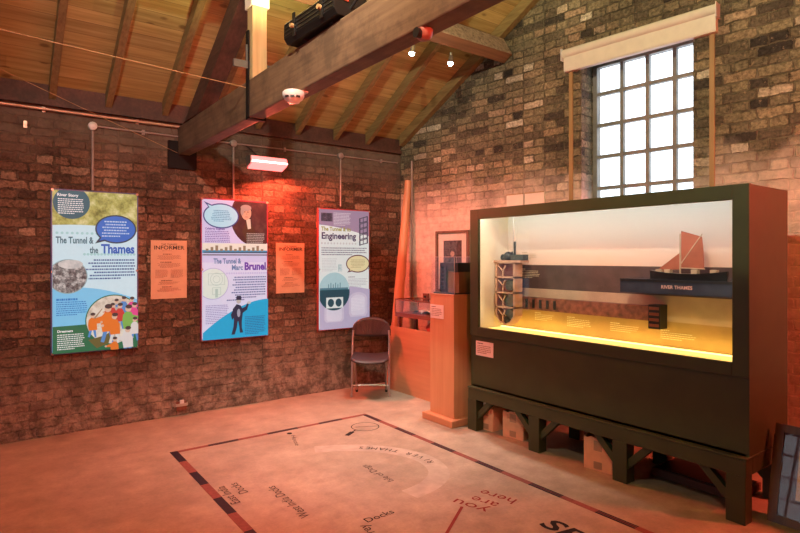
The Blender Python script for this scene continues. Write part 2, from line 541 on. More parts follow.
g = MB(); wbox(g, S0 - .0, S1, OW + .03, 0.02, WZ0 - .0, WZ0 + .03)
g.build('window_sill', M_frame_paint, wo)
# window behind the camera
b = MB()
y0, y1, z0, z1 = LW
for a in (y0, y1): b.box(XL - .2, XL - .12, a - .03, a + .03, z0, z1)
for k in range(1, 4):
    yy = y0 + (y1 - y0) * k / 4; b.box(XL - .18, XL - .14, yy - .015, yy + .015, z0, z1)
for k in range(0, 6):
    zz = z0 + (z1 - z0) * k / 5; b.box(XL - .18, XL - .14, y0, y1, zz - .015, zz + .015)
wl = struct(b.build('window_2', M_frame_paint))
MB().box(XL - .165, XL - .16, y0, y1, z0, z1).build('pane', M_glass, wl)
def portal(name, loc, rot, sx, sy):
    d = bpy.data.lights.new(name, 'AREA'); d.shape = 'RECTANGLE'; d.size = sx; d.size_y = sy; d.cycles.is_portal = True
    o = bpy.data.objects.new(name, d); COL.objects.link(o); o.location = loc; o.rotation_euler = rot
pc = RW((S0 + S1) / 2, OW - .06, (WZ0 + WZ1) / 2)
portal('window_portal', pc, (R(90), 0, R(90) + A), S1 - S0, WZ1 - WZ0)
portal('side_portal', (XL - .22, (y0 + y1) / 2, (z0 + z1) / 2), (R(90), 0, R(-90)), y1 - y0, z1 - z0)

# ------------------------------------------------------------------ roof timbers
RB = 2.82                                      # underside of the common rafters at the back wall
def rafter(x, label, wdt=0.052, lab2=None):
    b = MB()
    y0, y1 = -0.0, RIDGE + .02
    b.prism([(x - wdt / 2, y0, RB - SL * y0), (x - wdt / 2, y0, zb(y0)), (x - wdt / 2, y1, zb(y1)), (x - wdt / 2, y1, RB - SL * y1)], (wdt, 0, 0))
    o = b.build('rafter', M_rafter)
    return tag(o, label, 'rafter', 'sloping pine rafters under the roof boards')
rafter(-4.12, 'pine rafter in the far top left corner of the photo')
rafter(-3.66, 'pine rafter crossing the boards above the first tall panel')
rafter(-3.235, 'pine rafter rising above the left notice board')
rafter(-2.76, 'pine rafter next left of the dark sloping strut')
rafter(-2.32, 'pine rafter seen just behind the dark sloping strut and post')
rafter(-1.85, 'pine rafter hidden partly behind the post and black ribbed floodlight')
rafter(-1.40, 'pine rafter passing behind the round smoke detector')
rafter(-0.93, 'pine rafter meeting the wall above the third tall panel')
rafter(-0.50, 'pine rafter second from the brick gable')
# last rafter hugs the gable
b = MB()
def gp(s, o, z): return RW(s, o, z)
q = [gp(0.06, 0.002, RB + SL * .06), gp(0.06, 0.002, zb(-.06)), gp(sr, 0.002, zb(RIDGE)), gp(sr, 0.002, zb(RIDGE) - .13)]
b.prism(q, RW(0, 0.075, 0))
tag(b.build('rafter', M_rafter), 'pine rafter lying tight against the brick gable', 'rafter', 'sloping pine rafters under the roof boards')

TBX0, TBX1, TBZ0, TBZ1 = -2.645, -2.535, 2.475, 2.735
b = MB().box(TBX0, TBX1, YF, -0.0, TBZ0, TBZ1)
tag(b.build('tie_beam', M_beam, bevel=.008), 'long brown oak tie beam crossing the room over the floor map', 'beam')
# sloping strut
b = MB()
PX0, PX1 = -2.655, -2.525
def pz(y, top): return (2.54 if top else 2.36) - 0.6 * y
ya, yb_ = -0.20, -1.728
b.prism([(PX0, ya, TBZ1), (PX0, ya - .06, pz(ya - .06, 1) + .04), (PX0, yb_, pz(yb_, 1)), (PX0, yb_, pz(yb_, 0)), (PX0, -(TBZ1 - 2.36) / .6, TBZ1)], (PX1 - PX0, 0, 0))
tag(b.build('principal_rafter', M_dark_timber, bevel=.006), 'dark red-brown timber strut sloping up from the beam end to the post', 'strut')
# post
pt = thing('queen_post', 'pale sawn timber post standing on the beam with an iron strap', 'post', (-2.59, -1.78, TBZ1))
b = MB().box(-.05, .055, -.05, .045, 0, 1.02); b.build('post_shaft', M_post, pt, bevel=.004)
b = MB().box(-.062, .067, -.062, -.0505, .50, .60); b.box(-.062, -.0505, -.0505, .0455, .50, .60); b.box(.0555, .067, -.0505, .0455, .50, .60); b.box(-.062, .067, .0455, .057, .50, .60)
b.build('post_collar', M_mount, pt)
b = MB()
b.box(-.066, -.057, -.012, .033, -.27, .34); b.box(.057, .066, -.012, .033, -.27, .34); b.box(-.066, .066, -.012, .033, -.275, -.262)
b.build('iron_strap', M_blackiron, pt)
b = MB().box(-.165, .20, -.006, .012, .075, .125)
b.build('cotter_bar', M_iron, pt)
b = MB().box(-.078, -.066, -.004, .01, .08, .24); b.build('wedge', M_iron, pt)
# purlin, square to the roof slope, under the rafters
b = MB()
dy, dz = 0.857, -0.515                         # down the slope towards the wall
p0 = Vector((0, -1.555, 3.745)); dn = Vector((0, -0.515, -0.857)); ds = Vector((0, dy, dz))
q = [p0, p0 + dn * .222, p0 + dn * .222 + ds * .128, p0 + ds * .128]
x0 = -7.9
q = [v + Vector((x0, 0, 0)) for v in q]
b.prism(q, (8.06, 0, 0))
po = tag(b.build('purlin', M_purlin, bevel=.005), 'dusty brown purlin ending in the brick gable under the rafters', 'purlin')
M_dome = plain('brown_dome', (.30, .12, .09), .4)
# small sensor under the beam
sn = thing('motion_sensor', 'small round sensor with a black lens under the beam by the purlin', 'sensor', (-2.61, -3.66, TBZ0))
MB().lathe([(0, -.045), (.022, -.042), (.034, -.03), (.038, -.01), (.038, 0), (0, 0)], (0, 0, 0)).build('dome', M_dome, sn)
MB().cyl((-.046, 0, -.02), (-.02, 0, -.02), .022, None, 14).build('lens', M_black, sn)

# plate under the beam end
b = MB().box(-2.735, -2.475, -.03, 0, 2.34, 2.60)
tag(b.build('bearing_plate', M_blackiron), 'black square plate on the brick wall under the beam end', 'plate')

# ------------------------------------------------------------------ black ribbed fixture on the beam
fx = thing('floodlight', 'black ribbed floodlight box lying on top of the beam', 'floodlight', (-2.60, -2.76, TBZ1), R(2))
b = MB()
prof = [(-.085, .012), (.085, .012), (.105, .04), (.105, .125), (.075, .155), (-.075, .155), (-.105, .125), (-.105, .04)]
b.prism([(px, -.275, pz_) for px, pz_ in prof], (0, .55, 0))
for zz in (.05, .072, .094, .116):
    b.box(-.109, .109, -.265, .265, zz - .004, zz + .004)
b.build('housing', M_blackmetal, fx, bevel=.003)
for yy in (-.16, .14):
    MB().box(-.05, .05, yy - .02, yy + .02, 0, .012).build('mounting_foot', M_blackmetal, fx)
    MB().box(-.116, -.108, yy - .012, yy + .012, .02, .15).build('clamp_strap', M_blackmetal, fx)
    b = MB().cyl((-.116, yy, .075), (-.135, yy, .075), .013); b.build('clamp_knob', M_strip, fx)
MB().box(-.06, .06, -.23, .23, .1551, .1556).build('lamp_lens', glow('lens_warm', (1.0, .84, .5), 6), fx)
lamp('AREA', 'uplight', (-2.60, -2.76, TBZ1 + .168), P_UPLIGHT, (1.0, .90, .42), None, .14, .52, (-2.60, -2.76, 5.0), along=(0, 1, 0), spread=158)
MB().box(-.05, -.02, -.281, -.274, .09, .125).build('switch', plain('red_switch', (.6, .08, .04)), fx)
b = MB(); b.tube([(0, -.275, .06), (.0, -.35, .10), (.0, -.45, .15), (0, -.53, .11), (0, -.60, .012)], .008); b.build('power_lead', M_black, fx)

# smoke detector on the beam
sd = thing('smoke_detector', 'round white smoke detector fixed to the side of the beam', 'smoke detector', (TBX0 - .035, -2.545, 2.425))
b = MB().lathe([(.0, .042), (.055, .04), (.063, .032), (.063, .012), (.052, -.008), (.038, -.016), (.034, -.026), (.0, -.028)], (0, 0, 0)); b.build('shell', M_white, sd)
b = MB()
for a in (205, 238, 271):
    t = R(a); c, s_ = math.cos(t), math.sin(t)
    b.bar((c * .055 - s_ * .012, s_ * .055 + c * .012, -.001), (c * .055 + s_ * .012, s_ * .055 - c * .012, -.001), .012, .011)
b.build('vent_slot', M_black, sd)
MB().box(-.02, .085, -.02, .02, .04, .05).build('bracket', M_white, sd)

# the two bright spot lamps on the purlin
def spot_lamp(loc, target, label, power):
    t = thing('spot_lamp', label, 'spotlight', loc, 0, 'white spot lamps under the purlin')
    L = Vector(loc)
    d = (Vector(target) - L).normalized()
    MB().cyl((0, 0, 0), (0, 0, -.045), .012).build('stem', M_steel, t)
    c0 = Vector((0, 0, -.045))
    b = MB().tube([c0 - d * .02, c0, c0 + d * .06], [.012, .02, .026], 16, 0, False); b.build('housing', M_steel, t)
    b = MB().ball(c0 + d * .062, .025, 0, (1, 1, 1)); b.build('bulb', glow('bulb_white', (0.86, 0.95, 1.0), 40), t)
    lp = lamp('SPOT', 'spot_beam', L + c0 + d * .10, power, (1.0, 0.94, 0.86), None, .03, None, target, 64, .9)
    return t
spot_lamp((-1.005, -1.53, 3.455), (-1.55, -1.3, 0.0), 'lit white spot lamp beside the beam', P_SPOT)
spot_lamp((-0.545, -1.53, 3.455), (-1.15, -1.9, 0.0), 'lit white spot lamp nearer the brick gable', P_SPOT)

# added unseen track above the camera: fill light for gable and back wall
tk = thing('fill_track', 'added black track with two fill spots, unseen above the camera', 'fill light', (-3.9, -4.3, 3.75))
MB().box(-.03, .03, -.25, .25, .0, .03).build('track_rail', M_black, tk)
MB().cyl((0, 0, .03), (0, 0, zb(-4.3) - 3.75), .006).build('hanger_rod', M_black, tk)
for yy, tg, pw, cl, an in ((-.18, (.3, -2.9, 3.05), P_FILL_GABLE, (1.0, .90, .62), 95), (.18, (-1.6, 0, 1.6), P_FILL_BACK, (1.0, .88, .72), 84)):
    L = Vector((-3.9, -4.3 + yy, 3.66)); d = (Vector(tg) - L).normalized()
    c0 = Vector((0, yy, -.09))
    MB().tube([c0 - d * .05, c0 + d * .06], [.03, .04], 16).build('spot_housing', M_black, tk)
    MB().cyl((0, yy, -.06), (0, yy, 0), .008).build('spot_stem', M_black, tk)
    MB().tube([c0 + d * .06, c0 + d * .066], [.036, .036], 16).build('spot_lens', glow('fill_lens', cl, 8), tk)
    lamp('SPOT', 'fill_beam', L + d * .10, pw, cl, None, .035, None, tg, an, 1.0)

# ------------------------------------------------------------------ infrared heaters
def heater(loc, rz, label, power, target, spread=165, strength=3.4):
    """local: wall at y=0, facing -y"""
    t = thing('infrared_heater', label, 'heater', loc, rz)
    b = MB()
    b.prism([(-.20, -.02, .06), (-.20, -.13, .055), (-.20, -.15, -.02), (-.20, -.03, -.06)], (.40, 0, 0))
    b.build('housing', M_steel, t)
    b = MB(); b.box(-.05, .05, -.035, 0, -.02, .04); b.build('wall_bracket', M_blackmetal, t)
    # glowing lamp face, sloping
    n = Vector((0, -.6, -.8))
    b = MB()
    b.prism([(-.188, -.152, -.022), (-.188, -.160, -.022), (-.188, -.160, .03), (-.188, -.135, .05), (-.188, -.125, .05)], (.376, 0, 0))
    b.prism([(-.188, -.150, -.024), (-.188, -.033, -.064), (-.188, -.033, -.070), (-.188, -.158, -.030)], (.376, 0, 0))
    b.build('reflector', glow('heater_red', (1.0, .145, .135), strength), t)
    b = MB()
    b.cyl((-.19, -.164, -.005), (.19, -.164, -.005), .008)
    b.build('heating_tube', glow('heater_tube', (1.0, .5, .45), 8), t)
    M = Matrix.Translation(loc) @ Matrix.Rotation(rz, 4, 'Z')
    lamp('AREA', 'heater_light', M @ Vector((0, -.19, -.05)), power, RED, None, .36, .10, target, spread=spread)
    return t
heater((-1.78, 0, 2.475), 0, 'glowing red infrared heater on the brick wall above the second panel', P_HEATER_BACK, (-1.35, -1.7, 0.0), 178)
heater((-5.6, 0, 2.45), 0, 'glowing red infrared heater on the brick wall left of the photo', P_HEATER_LEFT, (-4.9, -1.7, 0), 100)
heater((-3.6, YF, 2.5), PI, 'glowing red infrared heater added unseen on the wall behind the camera', P_FILL_HEATER, (-2.6, 0, 1.3), 66)  # heater added out of view to redden the back wall
gh = RW(5.75, 0, 2.45)
heater(tuple(gh), -PI / 2 + A, 'glowing red infrared heater on the gable wall right of the photo', P_HEATER_GABLE, (0.1, -3.9, 0.4), 178)

# ------------------------------------------------------------------ pipes, conduits and cables
def pipe(name, pts, r, m, label, cat, clips=(), clip_m=None):
    b = MB().tube(pts, r, 8)
    o = tag(b.build(name, m), label, cat)
    for i, c in enumerate(clips):
        MB().box(c[0] - .012, c[0] + .012, c[1] - .018, c[1], c[2] - .022, c[2] + .022).build('pipe_clip', clip_m or m, o)
    return o
pipe('copper_pipe', [(-7.9, -.035, 2.733), (-2.56, -.035, 2.733)], .012, M_copper, 'long pale copper pipe running under the eaves left of the beam', 'pipe', [(x, 0, 2.733) for x in (-4.6, -3.72, -3.0)])
def drop(x, ztop, zbot, label):
    t = thing('conduit_drop', label, 'conduit', (x, 0, ztop))
    MB().cyl((0, -.016, -.035), (0, -.016, zbot - ztop), .010, None, 8).build('conduit_tube', M_conduit, t)
    b = MB().lathe([(0, -.034), (.032, -.034), (.036, -.028), (.036, 0), (0, 0)], (0, 0, 0), 'y', 20)
    b.build('junction_box', M_conduit if x > -3 else M_white, t)
    return t
drop(-3.36, 2.645, 2.085, 'grey conduit with a round white box above the first panel')
drop(-2.11, 2.645, 2.085, 'grey conduit with a round box left of the red heater')
drop(-0.865, 2.655, 2.085, 'grey conduit with a round box above the third panel')
pipe('level_conduit', [(-3.32, -.016, 2.645), (-2.15, -.016, 2.645)], .008, M_conduit, 'thin level conduit between the first two round junction boxes', 'conduit', [(-2.95, 0, 2.645)])
pipe('level_conduit', [(-2.07, -.016, 2.645), (-1.3, -.016, 2.65), (-.905, -.016, 2.655)], .008, M_conduit, 'thin level conduit above the red heater', 'conduit', [(-1.55, 0, 2.65)])
pipe('level_conduit', [(-.825, -.016, 2.655), (-.06, -.016, 2.655)], .008, M_conduit, 'thin level conduit from the third round box to the room corner', 'conduit', [(-.3, 0, 2.655)])
b = MB().tube([RW(.215, .016, 2.66), RW(.215, .016, 1.02)], .012, 8)
tag(b.build('wall_conduit', M_conduit), 'dark vertical conduit on the gable wall behind the leaning pole', 'conduit')
b = MB().tube([(-1.98, -.012, 2.64), (-1.92, -.02, 2.60), (-1.86, -.03, 2.54), (-1.81, -.045, 2.542)], .005, 6)
tag(b.build('heater_cable', M_dark_cable), 'short dark cable looping down to the red heater', 'cable')
# stretched cables
def sag(a, c, n=14, d=.03):
    a = Vector(a); c = Vector(c)
    return [a.lerp(c, i / n) - Vector((0, 0, d * math.sin(PI * i / n))) for i in range(n + 1)]
b = MB().tube(sag((-7.9, -1.735, 3.02), (TBX0 - .006, -1.735, 2.69), 20, .03), .003, 6)
tag(b.build('stretched_cable', M_wire), 'tan cable stretched across the rafters to the iron strap', 'cable')
b = MB().tube(sag((-7.9, -2.85, 3.77), (-2.655, -.035, 2.487), 20, .03), .0026, 6)
tag(b.build('stretched_cable', M_wire), 'tan cable slanting down the wall to the beam end', 'cable')
b = MB()
b.box(-3.86, -3.835, -.012, 0, 2.565, 2.62)
tag(b.build('wall_hook', M_copper), 'tiny brass hook high on the wall left of the first conduit', 'hook')

# socket and switch
sk = thing('wall_socket', 'small metal socket low on the brick wall under the second panel', 'socket', (-2.615, 0, .09))
MB().box(-.045, .045, -.03, 0, -.04, .04).build('back_box', M_redwood, sk)
MB().box(-.055, .055, -.036, -.03, .0, .028).build('socket_plate', M_steel, sk)
MB().box(-.018, .018, -.045, -.03, .028, .06).build('plug', M_white, sk)
b = MB().box(-.04, .04, 0, .03, -.04, .04)
so = tag(b.build('wall_switch', M_redwood, None, RW(.452, 0, 1.04), 0, RWROT), 'small dark switch box on the gable wall over the glass tray', 'switch')
MB().box(-.012, .012, .03, .042, -.015, .015).build('toggle', M_black, so)

# blind over the window and side battens
bl = thing('roller_blind', 'cream roller blind cassette above the barred window', 'blind', RW(2.92, 0, 3.22))
bl.rotation_euler = RWROT
HB = .645
b = MB()
b.prism([(-HB, 0, 0), (-HB, .045, 0), (-HB, .052, .015), (-HB, .052, .13), (-HB, .06, .14), (-HB, 0, .14)], (2 * HB, 0, 0)); b.build('fascia', M_cream, bl)
b = MB().cyl((-HB - .008, .045, .168), (HB + .008, .045, .168), .038, None, 18); b.build('roller_tube', M_cream, bl)
for s in (-1, 1): MB().box(s * (HB + .006), s * (HB + .014), 0, .085, .10, .21).build('end_bracket', M_white, bl)
for s0, zlo, lab in ((2.325, 2.0, 'thin wooden batten running down the wall left of the window'), (3.525, 1.6, 'thin wooden batten running down the wall right of the window')):
    b = MB().box(-.018, .018, 0, .014, zlo, 3.225)
    tag(b.build('wall_batten', M_strip, None, RW(s0, 0, 0), 0, RWROT), lab, 'batten')

# ------------------------------------------------------------------ printed sheets
INK = {}
def col(name, c, e=0.0, rough=.5):
    k = (name, c, e)
    if k not in INK:
        t = NT(name)
        f = t.noise(t.coords(), 30.0, 3.0)
        cc = t.ramp(f, [(0.3, tuple(x * .96 for x in c)), (0.7, c)])
        t.fin(t.mix(.84, cc, (0, 0, 0)) if e else cc, rough)
        if e:
            t.set(t.b.inputs['Emission Color'], cc)
            t.b.inputs['Emission Strength'].default_value = e
        INK[k] = t.m
    return INK[k]
def mott(name, c1, c2, c3, scale, e=0.0):
    t = NT(name)
    f = t.noise(t.coords(), scale, 6.0, 0.7)
    cc = t.ramp(f, [(0.36, c1), (0.5, c2), (0.64, c3)])
    t.fin(t.mix(.84, cc, (0, 0, 0)) if e else cc, .5)
    if e:
        t.set(t.b.inputs['Emission Color'], cc)
        t.b.inputs['Emission Strength'].default_value = e
    return t.m

class Sheet:
    """a flat print built in layers; u right 0..1, v down 0..1, faces -y"""
    def __init__(s, w, h, y0=0.0, step=0.0004):
        s.w, s.h = w, h; s.mb = MB(); s.mats = []; s.y = y0; s.step = step
    def mi(s, m):
        if m not in s.mats: s.mats.append(m)
        return s.mats.index(m)
    def P(s, u, v): return (u * s.w, s.y, -v * s.h)
    def shape(s, pts, m):
        """clipped convex/any polygon"""
        s.y -= s.step
        pts = s.clip(pts)
        if len(pts) > 2:
            P = [s.P(u, v) for u, v in pts]
            ar = sum(P[i][0] * P[(i + 1) % len(P)][2] - P[(i + 1) % len(P)][0] * P[i][2] for i in range(len(P)))
            if ar < 0: P.reverse()
            s.mb.poly(P, s.mi(m))
    def clip(s, pts):
        for ax, lim, sg in ((0, 0, 1), (0, 1, -1), (1, 0, 1), (1, 1, -1)):
            out = []
            n = len(pts)
            for i in range(n):
                a, c = pts[i], pts[(i + 1) % n]
                da, dc = (a[ax] - lim) * sg, (c[ax] - lim) * sg
                if da >= 0: out.append(a)
                if (da >= 0) != (dc >= 0):
                    t = da / (da - dc); out.append((a[0] + (c[0] - a[0]) * t, a[1] + (c[1] - a[1]) * t))
            pts = out
            if len(pts) < 3: return []
        return pts
    def rect(s, u0, v0, u1, v1, m): s.shape([(u0, v0), (u1, v0), (u1, v1), (u0, v1)], m)
    def ell(s, u, v, ru, m, rv=None, n=40):
        rv = ru * s.w / s.h if rv is None else rv
        s.shape([(u + ru * math.cos(2 * PI * k / n), v + rv * math.sin(2 * PI * k / n)) for k in range(n)], m)
    def curve_fill(s, fn, m, to=1.0, n=20):
        top = [(k / n, fn(k / n)) for k in range(n + 1)]
        s.shape(top + [(1, to), (0, to)], m)
    def text(s, body, u, v, size, m, align='LEFT', bold=0.0, sx=1.0, space=1.0, fit=None):
        s.y -= s.step
        V, F = text_geo(body, size, align, bold, sx, space=space)
        if fit:
            xs = [p[0] for p in V]; k = fit * s.w / (max(xs) - min(xs)); V = [(p[0] * k, p[1]) for p in V]
        s.mb.add([(u * s.w + x, s.y, -v * s.h + y) for x, y in V], F, s.mi(m))
    def lines(s, u0, v0, u1, n, pitch, m, th=.45, ragged=.08, align='L', seed=1):
        """a paragraph too small to read: rows of word-length dashes"""
        rnd = random.Random(seed); s.y -= s.step
        for k in range(n):
            a, c = u0, u1
            r = rnd.random() * ragged * (u1 - u0)
            if align == 'L': c -= r
            elif align == 'R': a += r
            else: a += r / 2; c -= r / 2
            if k == n - 1: c = a + (c - a) * .7
            x = a
            while x < c - .01:
                L = min((.03 + .05 * rnd.random()) * .25 / s.w, c - x)
                va = v0 + k * pitch
                P = [s.P(x, va), s.P(x, va + pitch * th), s.P(x + L, va + pitch * th), s.P(x + L, va)]
                s.mb.poly(P, s.mi(m))
                x += L + .010 * .4 / s.w
    def outline(s, pts, wd, m):
        s.y -= s.step
        n = len(pts)
        for i in range(n):
            a, c = pts[i], pts[(i + 1) % n]
            if min(a[0], c[0]) < 0 or max(a[0], c[0]) > 1 or min(a[1], c[1]) < 0 or max(a[1], c[1]) > 1: continue
            A_, C_ = Vector(s.P(*a)), Vector(s.P(*c)); d = (C_ - A_)
            if d.length < 1e-6: continue
            nn = Vector((-d.z, 0, d.x)).normalized() * wd / 2
            Q = [A_ + nn, A_ - nn, C_ - nn, C_ + nn]
            ar = sum(Q[i_][0] * Q[(i_ + 1) % 4][2] - Q[(i_ + 1) % 4][0] * Q[i_][2] for i_ in range(4))
            if ar < 0: Q.reverse()
            s.mb.poly([tuple(q) for q in Q], s.mi(m))
    def build(s, name, parent=None, loc=None, rot=None):
        return s.mb.build(name, s.mats, parent, loc, 0, rot)

def bubble(S, u, v, ru, rv, fill, edge, tail):
    S.ell(u, v, ru + .018, edge, rv + .018 * S.w / S.h)
    S.shape([tail[0], tail[1], tail[2]], edge)
    S.ell(u, v, ru, fill, rv)
    c = tail[1]
    k = lambda a: (a[0] + (u - a[0]) * .12, a[1] + (v - a[1]) * .12)
    S.shape([k(tail[0]), (c[0] + (u - c[0]) * .2, c[1] + (v - c[1]) * .2), k(tail[2])], fill)

EM = 0.74
def C(n, c): return col('print_' + n, c, EM)
def panel(x0, x1, z0, z1, label, edge_m):
    t = thing('information_sign', label, 'sign', (x0, -.045, z1))
    wd, hh = x1 - x0, z1 - z0
    MB().box(-.012, wd + .012, 0, .03, -hh - .012, .012).build('light_box', edge_m, t, bevel=.003)
    for u in (.06, wd - .06):
        for v in (-.06, -hh + .06):
            MB().cyl((u, .03, v), (u, .045, v), .012).build('wall_spacer', M_steel, t)
    b = MB()
    n = 0
    for u in (.0, wd):
        for v in (.0, -hh / 2, -hh):
            MB().cyl((u, -.001, v), (u, -.012, v), .011, None, 12).build('corner_fixing', M_tube, t)
    S = Sheet(wd, hh, -.0006)
    return t, S

# --- first panel
t1, S = panel(-3.662, -3.010, .695, 2.067, 'tall blue and green panel titled The Tunnel & the Thames', plain('panel_edge_blue', (.10, .13, .30), .4))
S.rect(0, 0, 1, 1, C('paleblue', (.60, .86, .95)))
S.curve_fill(lambda u: .70 - .12 * math.sin(u * 1.6 + .9) + .06 * u, C('midblue', (.20, .62, .92)))
S.shape([(0, 0), (1, 0), (1, .245)] + [(1 - k / 12, .245 - .018 * math.sin(PI * (k / 12) * 1.0) - .03 * k / 12) for k in range(1, 13)], mott('print_meadow', (.16, .17, .04), (.45, .46, .13), (.74, .72, .38), 7.0, EM))
S.ell(.215, .075, .21, C('teal', (.015, .13, .17)))
wt = C('white', (.88, .92, .92))
S.text('River Story', .05, .036, .034, wt, bold=.001)
S.lines(.06, .05, .36, 8, .0125, wt, seed=3)
for vv in (.262, .393):
    for k in range(16):
        S.ell(.05 + k * .057 if vv < .3 else .36 + k * .04, vv, .017, C('dots', (.38, .70, .72)))
S.text('The Tunnel &', .035, .325, .078, C('tealtext', (.05, .17, .22)), bold=.0022, fit=.43)
S.text('the', .42, .385, .078, C('tealtext', (.05, .17, .22)), bold=.0022, fit=.10)
S.text('Thames', .555, .385, .11, C('bluetext', (.01, .13, .52)), bold=.004, fit=.41)
bubble(S, .735, .232, .235, .083, C('bubbleblue', (.01, .17, .62)), C('bubbleedge', (.01, .06, .09)), ((.56, .27), (.48, .325), (.66, .30)))
S.lines(.56, .18, .90, 6, .0185, C('bluepale', (.45, .68, .9)), align='C', ragged=.3, seed=5)
S.lines(.37, .425, .97, 7, .0195, C('bluedark', (.03, .10, .30)), align='R', ragged=.2, seed=6)
S.ell(.17, .53, .225, C('circleedge', (.3, .5, .55)))
S.ell(.17, .53, .215, mott('print_engraving', (.025, .03, .035), (.16, .18, .18), (.58, .6, .58), 26.0, EM))
S.ell(.2, .455, .14, mott('print_mist', (.45, .5, .5), (.6, .62, .6), (.7, .7, .68), 14.0, EM), .028)
S.lines(.04, .665, .39, 1, .018, C('bluetext2', (.02, .22, .6)), th=.7, seed=8)
S.lines(.04, .685, .40, 7, .013, C('bluetext2', (.02, .22, .6)), seed=9)
S.curve_fill(lambda u: .835 - .01 * u, C('green', (.01, .17, .08)))
S.text('Dreamers', .05, .872, .028, wt, bold=.001)
S.lines(.05, .885, .36, 8, .0125, wt, seed=11)
S.ell(.70, .81, .335, C('greenedge', (.01, .15, .07)))
S.ell(.70, .81, .322, mott('print_plate', (.45, .40, .30), (.70, .66, .55), (.80, .78, .68), 11.0, EM))
S.shape([(.40, .93), (.58, .91), (.72, .875), (.64, .96), (.50, .985)], C('moss', (.14, .13, .04)))
def figure(u, v, k, body, legs, skin=(.72, .5, .36), hair=(.06, .05, .05), arm=1):
    B, L = C('fig%s' % (body,), body), C('fig%s' % (legs,), legs)
    S.shape([(u - .020 * k, v + .040 * k), (u + .006 * k, v + .040 * k), (u - .020 * k, v + .085 * k), (u - .042 * k, v + .082 * k)], L)
    S.shape([(u + .006 * k, v + .040 * k), (u + .034 * k, v + .040 * k), (u + .044 * k, v + .085 * k), (u + .026 * k, v + .088 * k)], L)
    S.shape([(u - .034 * k, v - .004 * k), (u - .012 * k, v - .016 * k), (u + .026 * k, v - .014 * k), (u + .046 * k, v + .006 * k), (u + .050 * k, v + .048 * k), (u - .030 * k, v + .050 * k), (u - .040 * k, v + .022 * k)], B)
    S.shape([(u - .030 * k * arm, v - .004 * k), (u - .085 * k * arm, v + .004 * k), (u - .085 * k * arm, v + .014 * k), (u - .028 * k * arm, v + .016 * k)], B)
    S.ell(u - .092 * k * arm, v + .009 * k, .012 * k, C('skin', skin))
    S.ell(u + .004 * k, v - .026 * k, .022 * k, C('skin', skin))
    S.ell(u + .008 * k, v - .035 * k, .024 * k, C('hair', hair), .008 * k)
OR, WH, GN, PK, BL, RD = (.78, .20, .03), (.72, .72, .70), (.20, .48, .10), (.75, .08, .30), (.08, .28, .62), (.6, .06, .05)
figure(.73, .725, 1.1, (.5, .45, .4), WH); figure(.82, .715, 1.2, BL, WH); figure(.92, .72, 1.2, PK, WH, arm=-1); figure(.68, .75, 1.1, RD, WH)
figure(.95, .76, 1.3, PK, GN, arm=-1); figure(.77, .76, 1.3, RD, BL); figure(.62, .79, 1.9, OR, BL); figure(.87, .79, 1.7, GN, WH, arm=-1)
figure(.44, .81, 1.2, OR, BL, arm=-1); figure(.70, .83, 1.5, OR, WH); figure(.95, .85, 1.2, WH, BL, arm=-1); figure(.86, .92, 1.5, WH, BL); figure(.70, .965, 1.1, OR, OR)
S.shape([(.46, .79), (.55, .735), (.555, .74), (.47, .80)], C('stick', (.35, .25, .15)))
S.build('printed_face', t1)

# --- second panel
t2, S = panel(-2.430, -1.765, .70, 2.067, 'tall lavender panel titled The Tunnel & Marc Brunel', plain('panel_edge_crimson', (.30, .03, .09), .4))
S.rect(0, 0, 1, 1, C('lavender', (.66, .64, .90)))
S.curve_fill(lambda u: .45 + .0 * u, C('lavender2', (.74, .74, .93)))
S.ell(.82, .115, .40, mott('print_portrait', (.025, .012, .015), (.05, .022, .025), (.09, .05, .04), 6.0, EM), .215)
S.shape([(.60, .22), (.66, .15), (.76, .17), (.84, .25), (.80, .31), (.66, .29)], C('coat', (.055, .03, .015)))
S.shape([(.66, .13), (.73, .13), (.74, .20), (.69, .205)], C('cravat', (.72, .64, .48)))
S.ell(.665, .085, .078, C('face', (.66, .40, .25)), .052)
S.ell(.66, .048, .085, C('greyhair', (.38, .33, .27)), .023)
S.ell(.60, .075, .025, C('greyhair', (.38, .33, .27)), .03)
for uu in (.64, .69): S.ell(uu, .078, .012, C('eye', (.1, .05, .04)), .004)
S.shape([(.665, .082), (.675, .082), (.68, .10), (.662, .10)], C('nose', (.50, .27, .17)))
S.rect(.645, .112, .69, .117, C('mouth', (.40, .13, .10)))
S.lines(.67, .235, .96, 8, .0125, C('greywhite', (.45, .45, .42)), seed=21)
bubble(S, .28, .115, .25, .082, C('bubblesky', (.42, .80, .93)), C('bubbleink', (.03, .06, .25)), ((.10, .06), (.02, .015), (.20, .05)))
S.lines(.12, .075, .44, 7, .0125, C('bubbletext', (.10, .35, .55)), align='C', ragged=.3, seed=22)
S.text('Celebrity Engineer', .04, .215, .026, C('purpletext', (.18, .12, .42)), bold=.001, fit=.30)
S.lines(.04, .225, .42, 8, .0125, C('purpletext', (.18, .12, .42)), seed=23)
S.rect(0, .312, 1, .385, C('stripsky', (.80, .82, .70)))
S.rect(0, .362, 1, .384, C('stripwater', (.03, .32, .55)))
for k in range(13):
    S.rect(.05 + k * .07, .352 - .012 * (k % 3), .09 + k * .07, .368, C('stripland', (.26, .22, .14)))
S.rect(.02, .374, 1, .38, C('stripboat', (.05, .05, .06)))
S.rect(0, .392, 1, .400, C('stripline', (.10, .10, .12)))
S.text('The Tunnel &', .16, .458, .072, C('slate', (.12, .22, .42)), bold=.0022, fit=.42)
S.text('Marc', .43, .505, .072, C('slate', (.12, .22, .42)), bold=.0022, fit=.17)
S.text('Brunel', .625, .505, .105, C('purple', (.13, .03, .38)), bold=.004, fit=.34)
